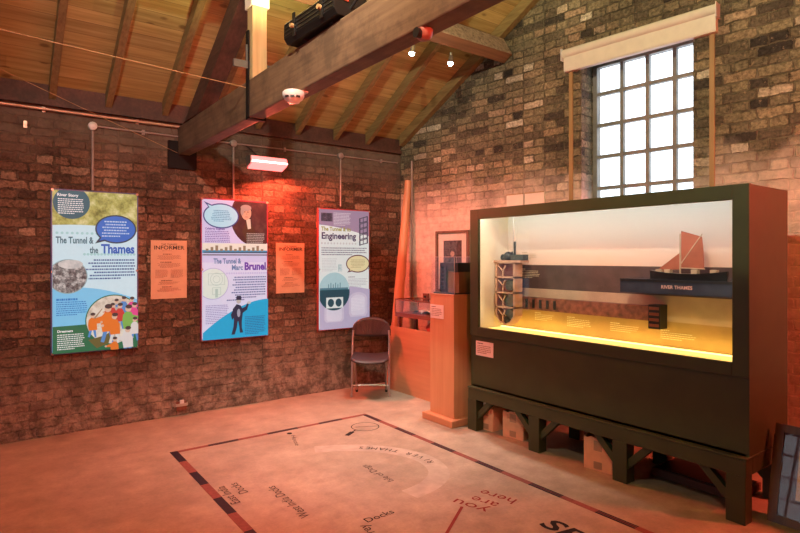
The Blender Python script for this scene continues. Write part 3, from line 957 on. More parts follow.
for k in range(18): S.ell(.36 + k * .036, .53, .014, C('dots2', (.58, .55, .82)))
S.ell(.15, .602, .232, C('ringlav', (.50, .46, .75)))
S.ell(.15, .602, .222, C('mint', (.72, .86, .78)))
mint2 = C('mintline', (.45, .62, .56))
for rr in (.05, .09): 
    S.outline([(.2 + rr * math.cos(2 * PI * k / 24), .57 + rr * .49 * math.sin(2 * PI * k / 24)) for k in range(24)], .004, mint2)
S.outline([(.08, .53), (.32, .53), (.32, .61), (.08, .61)], .004, mint2); S.outline([(.14, .63), (.26, .63), (.26, .68), (.14, .68)], .004, mint2); S.rect(.18, .64, .22, .70, mint2)
S.lines(.42, .555, .965, 9, .0185, C('slate2', (.12, .15, .36)), ragged=.12, align='R', seed=24)
S.lines(.35, .72, .75, 1, .0185, C('slate2', (.12, .15, .36)), seed=25)
S.lines(.04, .755, .38, 11, .0125, C('purplesoft', (.34, .30, .58)), seed=26)
S.curve_fill(lambda u: .96 - .30 * math.sin(min(u + .02, 1) * 1.35) ** .9 + .06 * u, C('cyan', (.005, .42, .74)))
S.lines(.63, .85, .96, 11, .0125, C('navytext', (.02, .12, .35)), seed=27)
NV = C('inkfig', (.02, .03, .07))
S.shape([(.44, .79), (.50, .755), (.56, .765), (.60, .80), (.58, .88), (.46, .88)], NV)
S.shape([(.46, .87), (.52, .87), (.50, .93), (.47, .975), (.42, .975), (.45, .92)], NV)
S.shape([(.52, .87), (.58, .87), (.58, .93), (.60, .965), (.55, .965), (.54, .92)], NV)
S.shape([(.57, .79), (.64, .775), (.67, .745), (.69, .755), (.66, .80), (.58, .825)], NV)
S.shape([(.46, .78), (.41, .83), (.43, .87), (.47, .84)], NV)
S.ell(.53, .735, .035, C('figskin', (.55, .5, .48)))
S.shape([(.49, .725), (.50, .695), (.565, .695), (.575, .725)], NV)
S.ell(.69, .748, .03, C('fighand', (.6, .6, .62)), .010)
S.ell(.53, .82, .025, C('figvest', (.35, .4, .5)), .03)
S.build('printed_face', t2)

# --- third panel
t3, S = panel(-1.158, -.500, .70, 2.037, 'tall pale panel titled The Tunnel & its Engineering', plain('panel_edge_red', (.34, .05, .045), .4))
S.rect(0, 0, 1, 1, C('mintwhite', (.78, .86, .83)))
S.shape([(0, 0), (1, 0), (1, .215)] + [(1 - k / 14, .215 - .02 * (k / 14) - .065 * math.sin(PI / 2 * k / 14)) for k in range(1, 15)], C('mauve', (.34, .26, .38)))
S.rect(.04, .03, .26, .10, mott('print_site', (.03, .03, .05), (.06, .06, .09), (.15, .13, .17), 20.0, EM))
S.lines(.28, .025, .62, 9, .0125, C('mauvewhite', (.72, .68, .74)), seed=31)
GR = C('lattice', (.07, .07, .11))
for k in range(5):
    v0 = .055 + k * .048
    S.outline([(.80, v0 + .012), (.97, v0 - .012), (.97, v0 + .028), (.80, v0 + .048)], .010, GR)
S.rect(.795, .06, .82, .30, GR); S.rect(.95, .04, .975, .28, GR); S.rect(.87, .05, .885, .29, GR)
S.text('The Tunnel & its', .04, .178, .062, C('gold', (.36, .33, .06)), bold=.002, fit=.58)
S.text('Engineering', .04, .245, .10, C('navy', (.05, .03, .10)), bold=.003, fit=.68)
for k in range(12): S.ell(.05 + k * .06, .283, .018, C('dots3', (.62, .63, .62)))
S.lines(.04, .318, .96, 4, .0185, C('greytext', (.20, .18, .24)), seed=32)
S.lines(.05, .41, .35, 9, .0125, C('palegrey', (.58, .62, .62)), seed=33)
S.rect(.36, .46, .44, .52, mott('print_mini', (.3, .5, .5), (.5, .65, .66), (.7, .8, .78), 30.0, EM))
bubble(S, .76, .455, .225, .068, C('cream', (.80, .74, .42)), C('maroon', (.13, .02, .05)), ((.60, .495), (.54, .53), (.70, .515)))
S.lines(.60, .42, .92, 6, .0125, C('creamtext', (.50, .42, .22)), align='C', ragged=.25, seed=34)
S.lines(.56, .565, .76, 1, .014, C('greytext', (.20, .18, .24)), seed=35)
S.lines(.56, .583, .96, 6, .0125, C('palegrey2', (.50, .50, .54)), seed=36)
S.curve_fill(lambda u: .70 - .04 * math.sin(PI * u) + .0 * u - .02 * u, C('lilac', (.50, .46, .64)))
def arch(u, v, wu, hv, m):
    n = 12
    S.shape([(u - wu, v + hv)] + [(u - wu * math.cos(PI * k / n), v - .5 * hv * math.sin(PI * k / n)) for k in range(n + 1)] + [(u + wu, v + hv), (u + wu * .8, v + hv * 1.25), (u - wu * .8, v + hv * 1.25)], m)
arch(.28, .83, .19, .09, C('archrim', (.62, .58, .72))); arch(.28, .84, .15, .075, C('archpale', (.70, .68, .80)))
arch(.76, .76, .19, .12, C('archrim', (.62, .58, .72))); arch(.76, .77, .15, .10, C('archpale', (.70, .68, .80)))
S.lines(.62, .75, .90, 9, .0125, C('lilacwhite', (.82, .80, .88)), seed=37)
S.ell(.28, .695, .305, C('tealdark', (.015, .08, .11)))
S.shape([(.28 + .295 * math.cos(PI + PI * k / 24), .672 + .145 * math.sin(PI + PI * k / 24)) for k in range(25)], C('tealsky', (.42, .66, .70)))
for k in range(6): S.rect(.16 + k * .045, .625 - .012 * (k % 2), .175 + k * .045, .672, C('tealmast', (.10, .25, .32)))
S.rect(-.01, .655, .55, .672, C('tealquay', (.09, .24, .30)))
S.rect(.12, .735, .45, .825, C('tealwhite', (.72, .82, .80)))
for uu in (.21, .36): S.ell(uu, .78, .06, C('tealdark', (.015, .08, .11)), .034)
S.build('printed_face', t3)

# --- two notices
def notice(x0, x1, z0, z1, label):
    t = thing('notice_board', label, 'notice', (x0, -.014, z1))
    wd, hh = x1 - x0, z1 - z0
    MB().box(0, wd, 0, .014, -hh, 0).build('board', M_paper, t)
    S = Sheet(wd, hh, -.0006)
    S.text('THE THAMES', .5, .085, .026, M_ink, 'CENTER', fit=.44)
    S.text('INFORMER', .5, .155, .05, M_ink, 'CENTER', bold=.0008, fit=.84)
    S.lines(.3, .175, .7, 1, .012, M_ink_soft, align='C', seed=40)
    v = .23
    for k, (n, ttl) in enumerate(((5, .35), (5, .5), (0, 0), (3, .45), (4, .4))):
        if n == 0:
            S.lines(.12, v, .46, 9, .016, M_ink_soft, seed=44); S.lines(.54, v, .90, 9, .016, M_ink_soft, seed=45); v += .18
            continue
        S.lines(.5 - ttl / 2, v, .5 + ttl / 2, 1, .02, M_ink, th=.6, seed=41 + k); v += .028
        S.lines(.15, v, .85, n, .016, M_ink_soft, align='C', ragged=.3, seed=50 + k); v += n * .016 + .03
    S.build('printed_sheet', t)
def bwx(px, py):
    pass
notice(-2.885, -2.563, 1.115, 1.660, 'tan notice sheet between the first and second tall panels')
notice(-1.645, -1.320, 1.120, 1.655, 'tan notice sheet between the second and third tall panels')

# ------------------------------------------------------------------ floor map
M_dash_dark = plain('dark_inlay', (.018, .014, .022), .6, 0, .25, 60, spec=.15)
M_dash_red = plain('red_inlay', (.22, .065, .05), .6, 0, .2, 40, spec=.2)
M_letter = plain('floor_paint_dark', (.014, .011, .013), .7, spec=.15)
M_letter_grey = plain('floor_paint_worn', (.07, .05, .045), .7, 0, .6, 60, spec=.15)
M_letter_red = plain('floor_paint_red', (.22, .035, .03), .7, spec=.15)
M_river = plain('floor_river_pale', (.39, .315, .245), .5, 0, .2, 9)
bx0, bx1, by0, by1 = -2.975, -1.184, -1.012, -6.0
bd = thing('map_border', 'dashed dark and red border inlaid in the floor', 'floor border', (0, 0, 0))
def dash(x0, x1, y0, y1, k):
    dark = k % 2 == 0
    b = MB().box(x0, x1, y0, y1, 0, .0015)
    if dark:
        if abs(x1 - x0) > abs(y1 - y0):
            b.box(x0, x1, (y0 + y1) / 2 - .002, (y0 + y1) / 2 + .002, .0015, .002, 1)
        else:
            for q in ((.33, .66) if x0 > -2 else ()):
                xx = x0 + (x1 - x0) * q; b.box(xx - .002, xx + .002, y0, y1, .0015, .002, 1)
    b.build('border_dash', [M_dash_dark if dark else M_dash_red, M_dash_red], bd)
k = 0; y = -1.046
while y > by1:
    dash(bx1 - .045 - .012 * (-y - 1) / 2.7, bx1 - .012 * (-y - 1) / 2.7, y, y - .252, k); y -= .252; k += 1
k = 1; x = bx1 - .25 + .0; 
dash(bx1 - .27, bx1, by0 - .042, by0 - .0, 1)
xs = [-1.453, -1.695, -1.907, -2.187, -2.439, -2.687, -2.92]
kk = 0
for a, c in zip(xs[:-1], xs[1:]):
    dash(a, c, by0 - .0, by0 - .04, kk); kk += 1
k = 0; y = by0
while y > by1:
    dash(bx0 - .012 * (-y - 1) / 1.0 * .6, bx0 + .055 - .012 * (-y - 1) * .6, y, y - .258, k); y -= .258; k += 1

def floor_text(body, p0, p1, size, m, label, flip=False, bold=.0, shear=.0, fit=True, name='floor_lettering'):
    """baseline from p0 to p1 on the floor"""
    a = Vector((p0[0], p0[1], 0)); c = Vector((p1[0], p1[1], 0))
    d = (c - a); L = d.length; d.normalize(); up = Vector((-d.y, d.x, 0))
    V, F = text_geo(body, size, 'LEFT', bold, 1.0, shear)
    xs = [p[0] for p in V]; k = L / (max(xs) - min(xs)) if fit else 1.0; x0 = min(xs)
    b = MB()
    b.add([tuple(a + d * ((x - x0) * k) + up * y_ + Vector((0, 0, .0012))) for x, y_ in V], F)
    return tag(b.build(name, m), label, 'floor lettering')
floor_text('East India', (-2.86, -2.19), (-2.858, -1.885), .085, M_letter_grey, 'worn dark floor lettering East India near the left border')
floor_text('Docks', (-2.765, -2.075), (-2.772, -1.88), .085, M_letter_grey, 'worn dark floor lettering Docks beside East India')
floor_text('West India Docks', (-2.60, -2.61), (-2.592, -2.08), .09, M_letter_grey, 'worn dark floor lettering West India Docks')
floor_text('Isle of Dogs', (-1.908, -2.48), (-1.904, -2.13), .075, M_letter_grey, 'small dark floor lettering Isle of Dogs')
floor_text('Docks', (-2.38, -2.875), (-2.185, -2.868), .075, M_letter, 'dark floor lettering Docks at the lower edge of the photo')
floor_text('Surrey', (-2.42, -3.10), (-2.40, -2.885), .085, M_letter, 'dark floor lettering Surrey below the word Docks')
floor_text('you', (-1.70, -3.165), (-1.765, -2.945), .115, M_letter_red, 'red italic floor word you')
floor_text('are', (-1.60, -3.15), (-1.648, -2.98), .115, M_letter_red, 'red italic floor word are')
floor_text('here', (-1.475, -3.18), (-1.535, -2.945), .115, M_letter_red, 'red italic floor word here')
floor_text('SP', (-1.625, -3.465), (-1.625, -3.72), .18, M_letter, 'large black floor letters cut by the lower edge', bold=.004, shear=.15)
floor_text('House', (-2.05, -1.20), (-2.13, -1.45), .055, M_letter_grey, 'faint small floor word beside a black dot near the back border')
b = MB().cyl((-2.031, -1.134, 0), (-2.031, -1.134, .0015), .022); tag(b.build('floor_dot', M_letter), 'black painted dot on the floor by the back border', 'floor marking')
b = MB().bar((-1.815, -3.045, .0008), (-2.30, -3.36, .0008), .018, .0014); tag(b.build('floor_line', M_letter_red), 'red painted line leading to the red floor words', 'floor marking')
# compass: thin ring, needle
b = MB()
cc = Vector((-1.41, -1.36, 0))
n = 48
for i in range(n):
    p = [cc + Vector((r * math.cos(2 * PI * (i + j) / n), r * math.sin(2 * PI * (i + j) / n), .0015)) for j, r in ((0, .118), (0, .125), (1, .125), (1, .118))]
    b.poly(p)
b.bar(cc + Vector((-.08, .04, .001)), cc + Vector((.10, -.05, .001)), .004, .001)
b.bar(cc + Vector((-.12, -.03, .001)), cc + Vector((-.17, -.06, .001)), .01, .001)
b.bar(cc + Vector((-.17, -.06, .001)), cc + Vector((-.26, -.115, .001)), .04, .001)
tag(b.build('floor_compass', M_letter), 'thin black compass ring painted on the floor near the far border corner', 'floor marking')
# river loop with lettering
def arc_pts(n=40):
    ctrl = [(-2.05, -1.62), (-1.85, -1.72), (-1.66, -1.88), (-1.53, -2.10), (-1.49, -2.32), (-1.57, -2.55), (-1.76, -2.68), (-1.98, -2.72)]
    out = []
    for i in range(len(ctrl) - 1):
        p0 = Vector(ctrl[max(i - 1, 0)]); p1 = Vector(ctrl[i]); p2 = Vector(ctrl[i + 1]); p3 = Vector(ctrl[min(i + 2, len(ctrl) - 1)])
        for k in range(8):
            t = k / 8
            out.append(.5 * ((2 * p1) + (p2 - p0) * t + (2 * p0 - 5 * p1 + 4 * p2 - p3) * t * t + (3 * p1 - p0 - 3 * p2 + p3) * t ** 3))
    return out
ap = arc_pts()
def ribbon(pts, wd, z):
    b = MB()
    L = []
    for i, p in enumerate(pts):
        d = (pts[min(i + 1, len(pts) - 1)] - pts[max(i - 1, 0)]).normalized(); nn = Vector((-d.y, d.x))
        L.append((p + nn * wd / 2, p - nn * wd / 2))
    for (a, c), (e, f) in zip(L[:-1], L[1:]):
        b.poly([(a.x, a.y, z), (e.x, e.y, z), (f.x, f.y, z), (c.x, c.y, z)][::-1])
    return b
tag(ribbon(ap, .15, .0006).build('floor_river', M_river), 'pale painted river loop curving over the floor map', 'floor marking')
b = MB()
V = None
word = 'RIVER THAMES'
acc = [0.0]
for a, c in zip(ap[:-1], ap[1:]): acc.append(acc[-1] + (c - a).length)
def at(sv):
    for i in range(len(acc) - 1):
        if acc[i + 1] >= sv:
            t = (sv - acc[i]) / (acc[i + 1] - acc[i]); return ap[i].lerp(ap[i + 1], t), (ap[i + 1] - ap[i]).normalized()
    return ap[-1], (ap[-1] - ap[-2]).normalized()
s0 = 1.02
for i, ch in enumerate(word):
    if ch == ' ': continue
    p, d = at(s0 - i * .058)
    d = -d; up = Vector((-d.y, d.x))
    V, F = text_geo(ch, .075)
    q = p - up * .025
    b.add([(q.x + d.x * x + up.x * y_, q.y + d.y * x + up.y * y_, .0015) for x, y_ in V], F)
tag(b.build('floor_lettering', M_letter), 'dark curved floor lettering River Thames along the pale river loop', 'floor lettering')

# ------------------------------------------------------------------ folding chair
def make_chair():
    mid = Vector((-.785, -.507, 0))
    ang = math.atan2(-.24, .32)
    t = thing('folding_chair', 'brown folding chair with steel tube legs against the brick wall', 'chair', mid, ang)
    # local: x across, -y = facing the room, front feet at (+-.2, 0)
    hw = .20
    for s in (-1, 1):
        pts = [(s * hw, 0, .012), (s * hw, .03, .22), (s * hw, .07, .44), (s * hw, .115, .60), (s * hw * .98, .14, .70)]
        MB().tube(pts, .0115, 10).build('front_tube', M_tube, t)
        MB().tube([(s * hw, 0, 0), (s * hw, .001, .03)], .015, 10).build('rubber_foot', M_tube, t)
        MB().tube([(s * (hw - .035), -.06, .415), (s * (hw - .035), .10, .22), (s * (hw - .035), .24, .012)], .0105, 10).build('rear_tube', M_tube, t)
        MB().tube([(s * (hw - .035), .237, 0), (s * (hw - .035), .235, .03)], .0145, 10).build('rubber_foot', M_black, t)
        MB().tube([(s * (hw - .012), .035, .38), (s * (hw - .03), .02, .30), (s * (hw - .035), .045, .28)], .006, 8).build('folding_link', M_tube, t)
    MB().tube([(-hw, .015, .12), (hw, .015, .12)], .009, 8).build('front_crossbar', M_tube, t)
    MB().tube([(-hw + .035, .19, .09), (hw - .035, .19, .09)], .008, 8).build('rear_crossbar', M_tube, t)
    # seat
    b = MB()
    n = 18; rows = 10
    P = []; F = []
    def outline(f):
        y = -.20 + .40 * f
        wd = .205 - .02 * f
        if f < .2: wd *= math.sqrt(max(0.0, 1 - ((.2 - f) / .2) ** 2)) * .25 + .75
        return y, wd
    for top in (1, 0):
        for i in range(rows + 1):
            y, wd = outline(i / rows)
            for k in range(n + 1):
                u = -1 + 2 * k / n
                z = .445 - .018 * (1 - u * u) + .012 * (i / rows) - .02 * max(0, (.15 - i / rows)) / .15 - (0 if top else .022)
                P.append((u * wd, y, z))
    st = (rows + 1) * (n + 1)
    for i in range(rows):
        for k in range(n):
            a = i * (n + 1) + k
            F.append((a, a + 1, a + n + 2, a + n + 1)); F.append((st + a, st + a + n + 1, st + a + n + 2, st + a + 1))
    for k in range(n):
        F.append((k + 1, k, st + k, st + k + 1)); a = rows * (n + 1) + k; F.append((a, a + 1, st + a + 1, st + a))
    for i in range(rows):
        a = i * (n + 1); F.append((a, a + n + 1, st + a + n + 1, st + a)); a += n; F.append((a + n + 1, a, st + a, st + a + n + 1))
    b.add(P, F, 0, True); b.build('seat', M_chair, t)
    # fan-shaped back
    b = MB(); P = []; F = []
    n = 24
    lo, hi = .655, .845
    def topz(u): return .70 + .135 * math.sqrt(max(0, 1 - (abs(u)) ** 2.3))
    def botz(u): return .645 + .0 * u - .02 * (1 - u * u)
    rws = 6
    for side in (0, 1):
        for i in range(rws + 1):
            for k in range(n + 1):
                u = -1 + 2 * k / n
                z = botz(u) + (topz(u) - botz(u)) * i / rws
                y = .135 + (z - .65) * .28 + .045 * (1 - u * u) + (.014 if side else 0) + (.0035 * math.cos(u * 26) if i > 0 and not side else 0)
                P.append((u * .215, y, z))
    st = (rws + 1) * (n + 1)
    for i in range(rws):
        for k in range(n):
            a = i * (n + 1) + k
            F.append((a, a + 1, a + n + 2, a + n + 1)); F.append((st + a, st + a + n + 1, st + a + n + 2, st + a + 1))
    for k in range(n):
        F.append((k + 1, k, st + k, st + k + 1)); a = rws * (n + 1) + k; F.append((a, a + 1, st + a + 1, st + a))
    for i in range(rws):
        a = i * (n + 1); F.append((a, a + n + 1, st + a + n + 1, st + a)); a += n; F.append((a + n + 1, a, st + a, st + a + n + 1))
    b.add(P, F, 0, True); o = b.build('backrest', M_chair, t)
    # raised fan ribs
    b = MB()
    for k in range(-4, 5):
        u0, u1 = k * .09, k * .19
        pts = []
        for f in (0, .5, 1):
            u = u0 + (u1 - u0) * f; z = .655 + (topz(u) - .02 - .655) * f
            pts.append((u * .215, .135 + (z - .65) * .28 + .045 * (1 - u * u) - .002, z))
        b.tube(pts, .0035, 6)
    b.build('fan_rib', M_chair, o)
    return t
make_chair()

# ------------------------------------------------------------------ leaning pole, desk and tray
foot = Vector((-.305, -.235, 0.0)); top = Vector((-.035, -.20, 2.42))
b = MB().tube([foot + Vector((0, 0, .0)), foot.lerp(top, .5), top], [.070, .060, .040], 18)
tag(b.build('leaning_pole', M_orange), 'tall orange wooden pole leaning in the room corner behind the desk', 'pole')

DX, DY0, DY1 = -.40, -.33, -1.38
dk = thing('display_desk', 'low orange wooden display desk left of the pedestal', 'desk', (DX, DY0, 0))
LD = DY0 - DY1
MB().box(0, .022, -LD, 0, 0, .722).build('front_board', M_orange_h, dk)
MB().box(.022, .30, -.022, 0, 0, .66).build('side_board', M_orange_h, dk)
MB().box(.022, .30, -LD, -LD + .022, 0, .66).build('side_board', M_orange_h, dk)
MB().box(.022, .30, -LD + .022, -.022, .64, .66).build('shelf', M_orange_h, dk)
for yy in (-.14, -LD + .03):
    for xx in (.03, .27):
        MB().box(xx - .015, xx + .015, yy - .015, yy + .015, .66, .842).build('upright', M_redwood, dk)
tr = thing('glass_tray', 'shallow glass-topped tray on the orange desk', 'display tray', (DX - .005, DY0 - .11, .842))
LT = LD - .11
b = MB().box(0, .33, -LT, 0, 0, .042); b.build('tray_base', M_redwood, tr)
b = MB()
b.box(0, .006, -LT, 0, .042, .185); b.box(.324, .33, -LT, 0, .042, .185); b.box(.006, .324, -.006, 0, .042, .185); b.box(.006, .324, -LT, -LT + .006, .042, .185)
b.box(0, .33, -LT, 0, .185, .190)
b.build('glass_cover', M_glass, tr)
b = MB()
for yy in (0, -LT):
    for xx in (0, .33): b.box(xx - .003, xx + .003, yy - .003, yy + .003, .042, .19)
for xx in (-.002, .332): b.box(xx - .004, xx + .004, -LT, 0, .182, .196)
for yy in (-LT, 0): b.box(0, .33, yy - .004, yy + .004, .182, .196)
b.build('edge_trim', M_redwood, tr)
bk = thing('open_book', 'open white book lying inside the glass tray', 'book', (DX + .14, DY0 - .48, .884), R(20))
for s in (-1, 1):
    b = MB(); P = []; F = []; n = 8
    for j in (0, 1):
        for i in range(n + 1):
            u = i / n
            P.append((-.09 + .18 * j, s * u * .13, .006 + .035 * math.sin(PI * (u ** .6) * .9)))
    for i in range(n):
        f = (i, i + 1, n + 2 + i, n + 1 + i); F.append(f if s > 0 else f[::-1])
    b.add(P, F, 0, True)
    b.add([(x, y_, z - .006) for x, y_, z in P], [f[::-1] for f in F], 0, True)
    b.build('page_block', plain('white_page', (.82, .78, .74), .7), bk)
b = MB().box(-.095, .095, -.135, .135, 0, .004); b.build('cover', M_redwood, bk)
bg = thing('red_bag', 'crumpled red bag on the desk shelf under the glass tray', 'bag', (DX + .16, DY0 - .62, .66))
b = MB()
rnd = random.Random(5)
P = []; F = []; n = 12
for i in range(8):
    f = i / 7
    for k in range(n):
        t = 2 * PI * k / n
        r = (.09 * math.sin(PI * (0.18 + .75 * f)) + .01) * (1 + .16 * (rnd.random() - .5))
        P.append((r * .9 * math.cos(t), r * 1.25 * math.sin(t), .165 * f))
for i in range(7):
    for k in range(n):
        j = (k + 1) % n; F.append((i * n + k, i * n + j, (i + 1) * n + j, (i + 1) * n + k))
F.append(tuple(range(n - 1, -1, -1))); F.append(tuple(7 * n + k for k in range(n)))
b.add(P, F, 0, True); b.build('bag_body', plain('red_cloth', (.60, .10, .06), .8, 0, .3), bg)

# ------------------------------------------------------------------ pedestal and its glass cover
pd = thing('pedestal', 'orange wooden pedestal with a wider foot, left of the big case', 'pedestal', (-.60, -1.655, 0))
MB().box(-.235, .20, -.215, .205, 0, .062).build('base', M_orange_h, pd, bevel=.006)
MB().box(-.17, .17, -.165, .165, .062, 1.155).build('column', M_orange, pd, bevel=.003)
MB().box(-.172, .172, -.167, .167, 1.155, 1.167).build('top_board', M_orange_h, pd)
def label_card(name, wd, hh, loc, rot, label, n=5):
    t = thing(name, label, 'label', loc); t.rotation_euler = rot
    MB().box(0, wd, 0, .004, -hh, 0).build('card', M_label, t)
    S = Sheet(wd, hh, -.0005)
    S.lines(.1, .12, .6, 1, .1, M_ink, th=.6, seed=61)
    S.lines(.1, .28, .92, n, .12, M_ink_soft, th=.45, seed=62)
    S.build('print', t)
    return t
FACE = (0, 0, -PI / 2)                        # local x -> -y, local -y -> -x
label_card('label_card', .185, .125, (-.775, -1.50, 1.065), FACE, 'small pinkish text card on the front of the pedestal')
gc = thing('glass_cover', 'clear glass box cover standing on the pedestal', 'glass cover', (-.60, -1.655, 1.167))
b = MB()
a_ = .158; h_ = .335
for x0, x1, y0, y1 in ((-a_, -a_ + .004, -a_, a_), (a_ - .004, a_, -a_, a_), (-a_ + .004, a_ - .004, -a_, -a_ + .004), (-a_ + .004, a_ - .004, a_ - .004, a_)):
    b.box(x0, x1, y0, y1, 0, h_)
b.box(-a_, a_, -a_, a_, h_, h_ + .004)
b.build('glass_box', M_glass, gc)
b = MB()
M_edge = plain('glass_edge', (.62, .50, .46), .3, 0, .05)
for sx in (-1, 1):
    for sy in (-1, 1): b.box(sx * a_ - .0012, sx * a_ + .0012, sy * a_ - .0012, sy * a_ + .0012, 0, h_)
    b.box(sx * a_ - .0012, sx * a_ + .0012, -a_, a_, h_ + .002, h_ + .005); b.box(-a_, a_, sx * a_ - .0012, sx * a_ + .0012, h_ + .002, h_ + .005)
b.build('polished_edge', M_edge, gc)
md = thing('tunnel_model', 'black framed model with a brown wooden block under the glass cover', 'model', (-.60, -1.655, 1.167))
MB().box(-.145, .145, -.145, .145, 0, .012).build('base_plate', M_black, md)
b = MB()
b.box(-.10, -.07, .02, .05, .012, .27); b.box(-.10, -.07, .085, .105, .012, .27)
for k in range(7): b.box(-.098, -.072, .05, .085, .03 + k * .036, .042 + k * .036)
b.box(-.10, .06, -.14, .105, .255, .285); b.box(-.10, .06, -.14, -.10, .20, .26); b.box(-.09, .05, -.10, .02, .21, .255)
b.build('frame', M_black, md)
b = MB().box(-.085, .06, -.14, .015, .012, .205); b.build('block', wood('walnut', (.16, .09, .035), (.26, .15, .06), 2, .5), md)

# ------------------------------------------------------------------ framed portrait on the gable wall
fp = thing('framed_print', 'framed dark portrait print with a pale mount on the gable wall', 'picture', RW(.86, .0, 1.455))
fp.rotation_euler = RWROT
fw, fh = .245, .345
b = MB()
b.box(-fw, fw, 0, .03, fh - .028, fh); b.box(-fw, fw, 0, .03, -fh, -fh + .028); b.box(-fw, -fw + .028, 0, .03, -fh + .028, fh - .028); b.box(fw - .028, fw, 0, .03, -fh + .028, fh - .028)
b.build('frame', M_pic_frame, fp)
MB().box(-fw + .028, fw - .028, 0, .008, -fh + .028, fh - .028).build('mount', M_mount, fp)
b = MB().box(-.135, .135, .008, .0095, -.20, .235); o = b.build('print', M_photo, fp)
b = MB()
b.lathe([(.0, .0115), (.028, .0115), (.030, .0105), (.030, .0098)], (0, 0, .085), 'y', 18); 
b.build('face', M_skin, o)
b = MB(); b.prism([(-.10, .0096, -.19), (.10, .0096, -.19), (.075, .0096, .0), (.03, .0096, .05), (-.03, .0096, .05), (-.075, .0096, .0)], (0, .0015, 0)); b.build('figure', M_black, o)
MB().box(-fw + .03, fw - .03, .012, .014, -fh + .03, fh - .03).build('glass', M_glass, fp)

# ------------------------------------------------------------------ the big display case
CX, CY0, CY1 = -.687, -1.938, -4.178
CB = -0.12                                       # back of the case
cs = thing('display_case', 'large dark olive wooden case with a wide lit window on braced legs', 'display case', (CX, CY0, 0))
LC = CY0 - CY1                                 # local: x into the case, y from 0 to -LC
D = CB - CX
GY0, GY1, GZ0, GZ1 = -.100, -2.150, .897, 1.832
b = MB()
b.box(0.012, D, -.004, -.022, .375, 1.915); b.box(.012, D, -LC + .004, -LC + .022, .375, 1.915)
b.box(.012, D, -.022, -LC + .022, 1.895, 1.915); b.box(D - .012, D, -.022, -LC + .022, .375, 1.895)
b.box(.012, D - .012, -.022, -LC + .022, .845, .862)
b.box(.012, .03, -.022, -LC + .022, .375, .83)
b.box(.012, D, -.022, -LC + .022, .375, .39)
b.build('carcass', M_green, cs)
b = MB()
b.box(0, .03, 0, GY0, .82, 1.918); b.box(0, .03, GY1, -LC, .82, 1.918); b.box(0, .03, GY0, GY1, GZ1, 1.918); b.box(0, .03, GY0, GY1, .82, GZ0)
b.build('window_frame', M_green, cs, bevel=.003)
b = MB()
b.box(-.03, .06, -.008, -LC + .004, .27, .362); b.box(-.034, D, -.004, -LC, .362, .376)
b.box(D - .06, D, -.008, -LC + .004, .27, .362); b.box(.06, D - .06, -.008, -.05, .27, .362); b.box(.06, D - .06, -LC + .046, -LC + .004, .27, .362)
b.build('plinth_rail', M_green, cs, bevel=.004)
legs = (-.056, -.735, -1.462, -LC + .060)
for i, yy in enumerate(legs):
    for fr in (1, 0):
        x0, x1 = (-.03, .06) if fr else (D - .09, D)
        lg = MB().box(x0, x1, yy - .052, yy + .052, 0, .27).build('leg', M_green, cs, bevel=.003)
for i in range(3):
    a, c = legs[i], legs[i + 1]
    for fr in (1, 0):
        xx = .012 if fr else D - .045
        for y_a, sgn in ((a - .052, -1), (c + .052, 1)):
            MB().prism([(xx - .022, y_a, .10), (xx - .022, y_a, .165), (xx - .022, y_a + sgn * .105, .27), (xx - .022, y_a + sgn * .17, .27)], (.044, 0, 0)).build('brace', M_green, cs)
MB().box(.018, .022, GY0 + .005, GY1 - .005, GZ0 - .005, GZ1 + .005).build('glass_front', M_caseglass, cs)
# scene inside
BX = .46
M_sky = None
def sky_print():
    t = NT('print_sky')
    v = t.coords(); s = t.n('SeparateXYZ', Vector=v)
    col_ = t.ramp(t.n('MapRange', i0=s.outputs[2], i1=1.42, i2=1.85).outputs[0], [(0.0, (.78, .52, .40)), (.45, (.78, .62, .52)), (1.0, (.66, .70, .66))])  # pink at the foot paints in the red wall's reflection on the glass
    cl = t.noise(t.scale(v, (1, 2.5, 9)), 1.6, 5.0, .6)
    col_ = t.mix(t.ramp(cl, [(.5, 0.0), (.75, .35)]), col_, (.62, .58, .55))
    return t.fin(col_, .6)
M_sky = sky_print()
M_riv = plain('print_river', (.085, .05, .045), .5, 0, .25, 8)
M_bed = plain('print_bed', (.52, .36, .24), .6, 0, .12, 6)
M_tun = plain('print_tunnel', (.20, .07, .05), .6, 0, .5, 22)
M_earth = plain('print_earth', (.40, .24, .09), .6, 0, .18, 5)
M_in = plain('case_lining', (.80, .74, .60), .6, 0, .04)
M_ptext = plain('print_text', (.72, .62, .42), .6)
b = MB()
b.box(BX, BX + .01, -.022, -LC + .022, 1.435, 1.895, 0)
b.box(BX, BX + .01, -.022, -LC + .022, 1.228, 1.435, 1)
b.box(BX, BX + .01, -.022, -LC + .022, 1.150, 1.228, 2)
b.box(BX, BX + .01, -.022, -LC + .022, 1.045, 1.150, 2)
b.box(BX, BX + .01, -.022, -LC + .022, .862, 1.045, 3)
b.build('backdrop', [M_sky, M_riv, M_bed, M_earth], cs)
b = MB()
b.box(.03, BX, -.0225, -.028, .862, 1.895, 0); b.box(.03, BX, -LC + .0225, -LC + .028, .862, 1.895, 0)
b.box(.03, BX, -.028, -LC + .028, .862, .868, 1); b.box(.03, BX, -.028, -LC + .028, 1.885, 1.895, 0)
b.build('lining', [M_in, M_earth], cs)
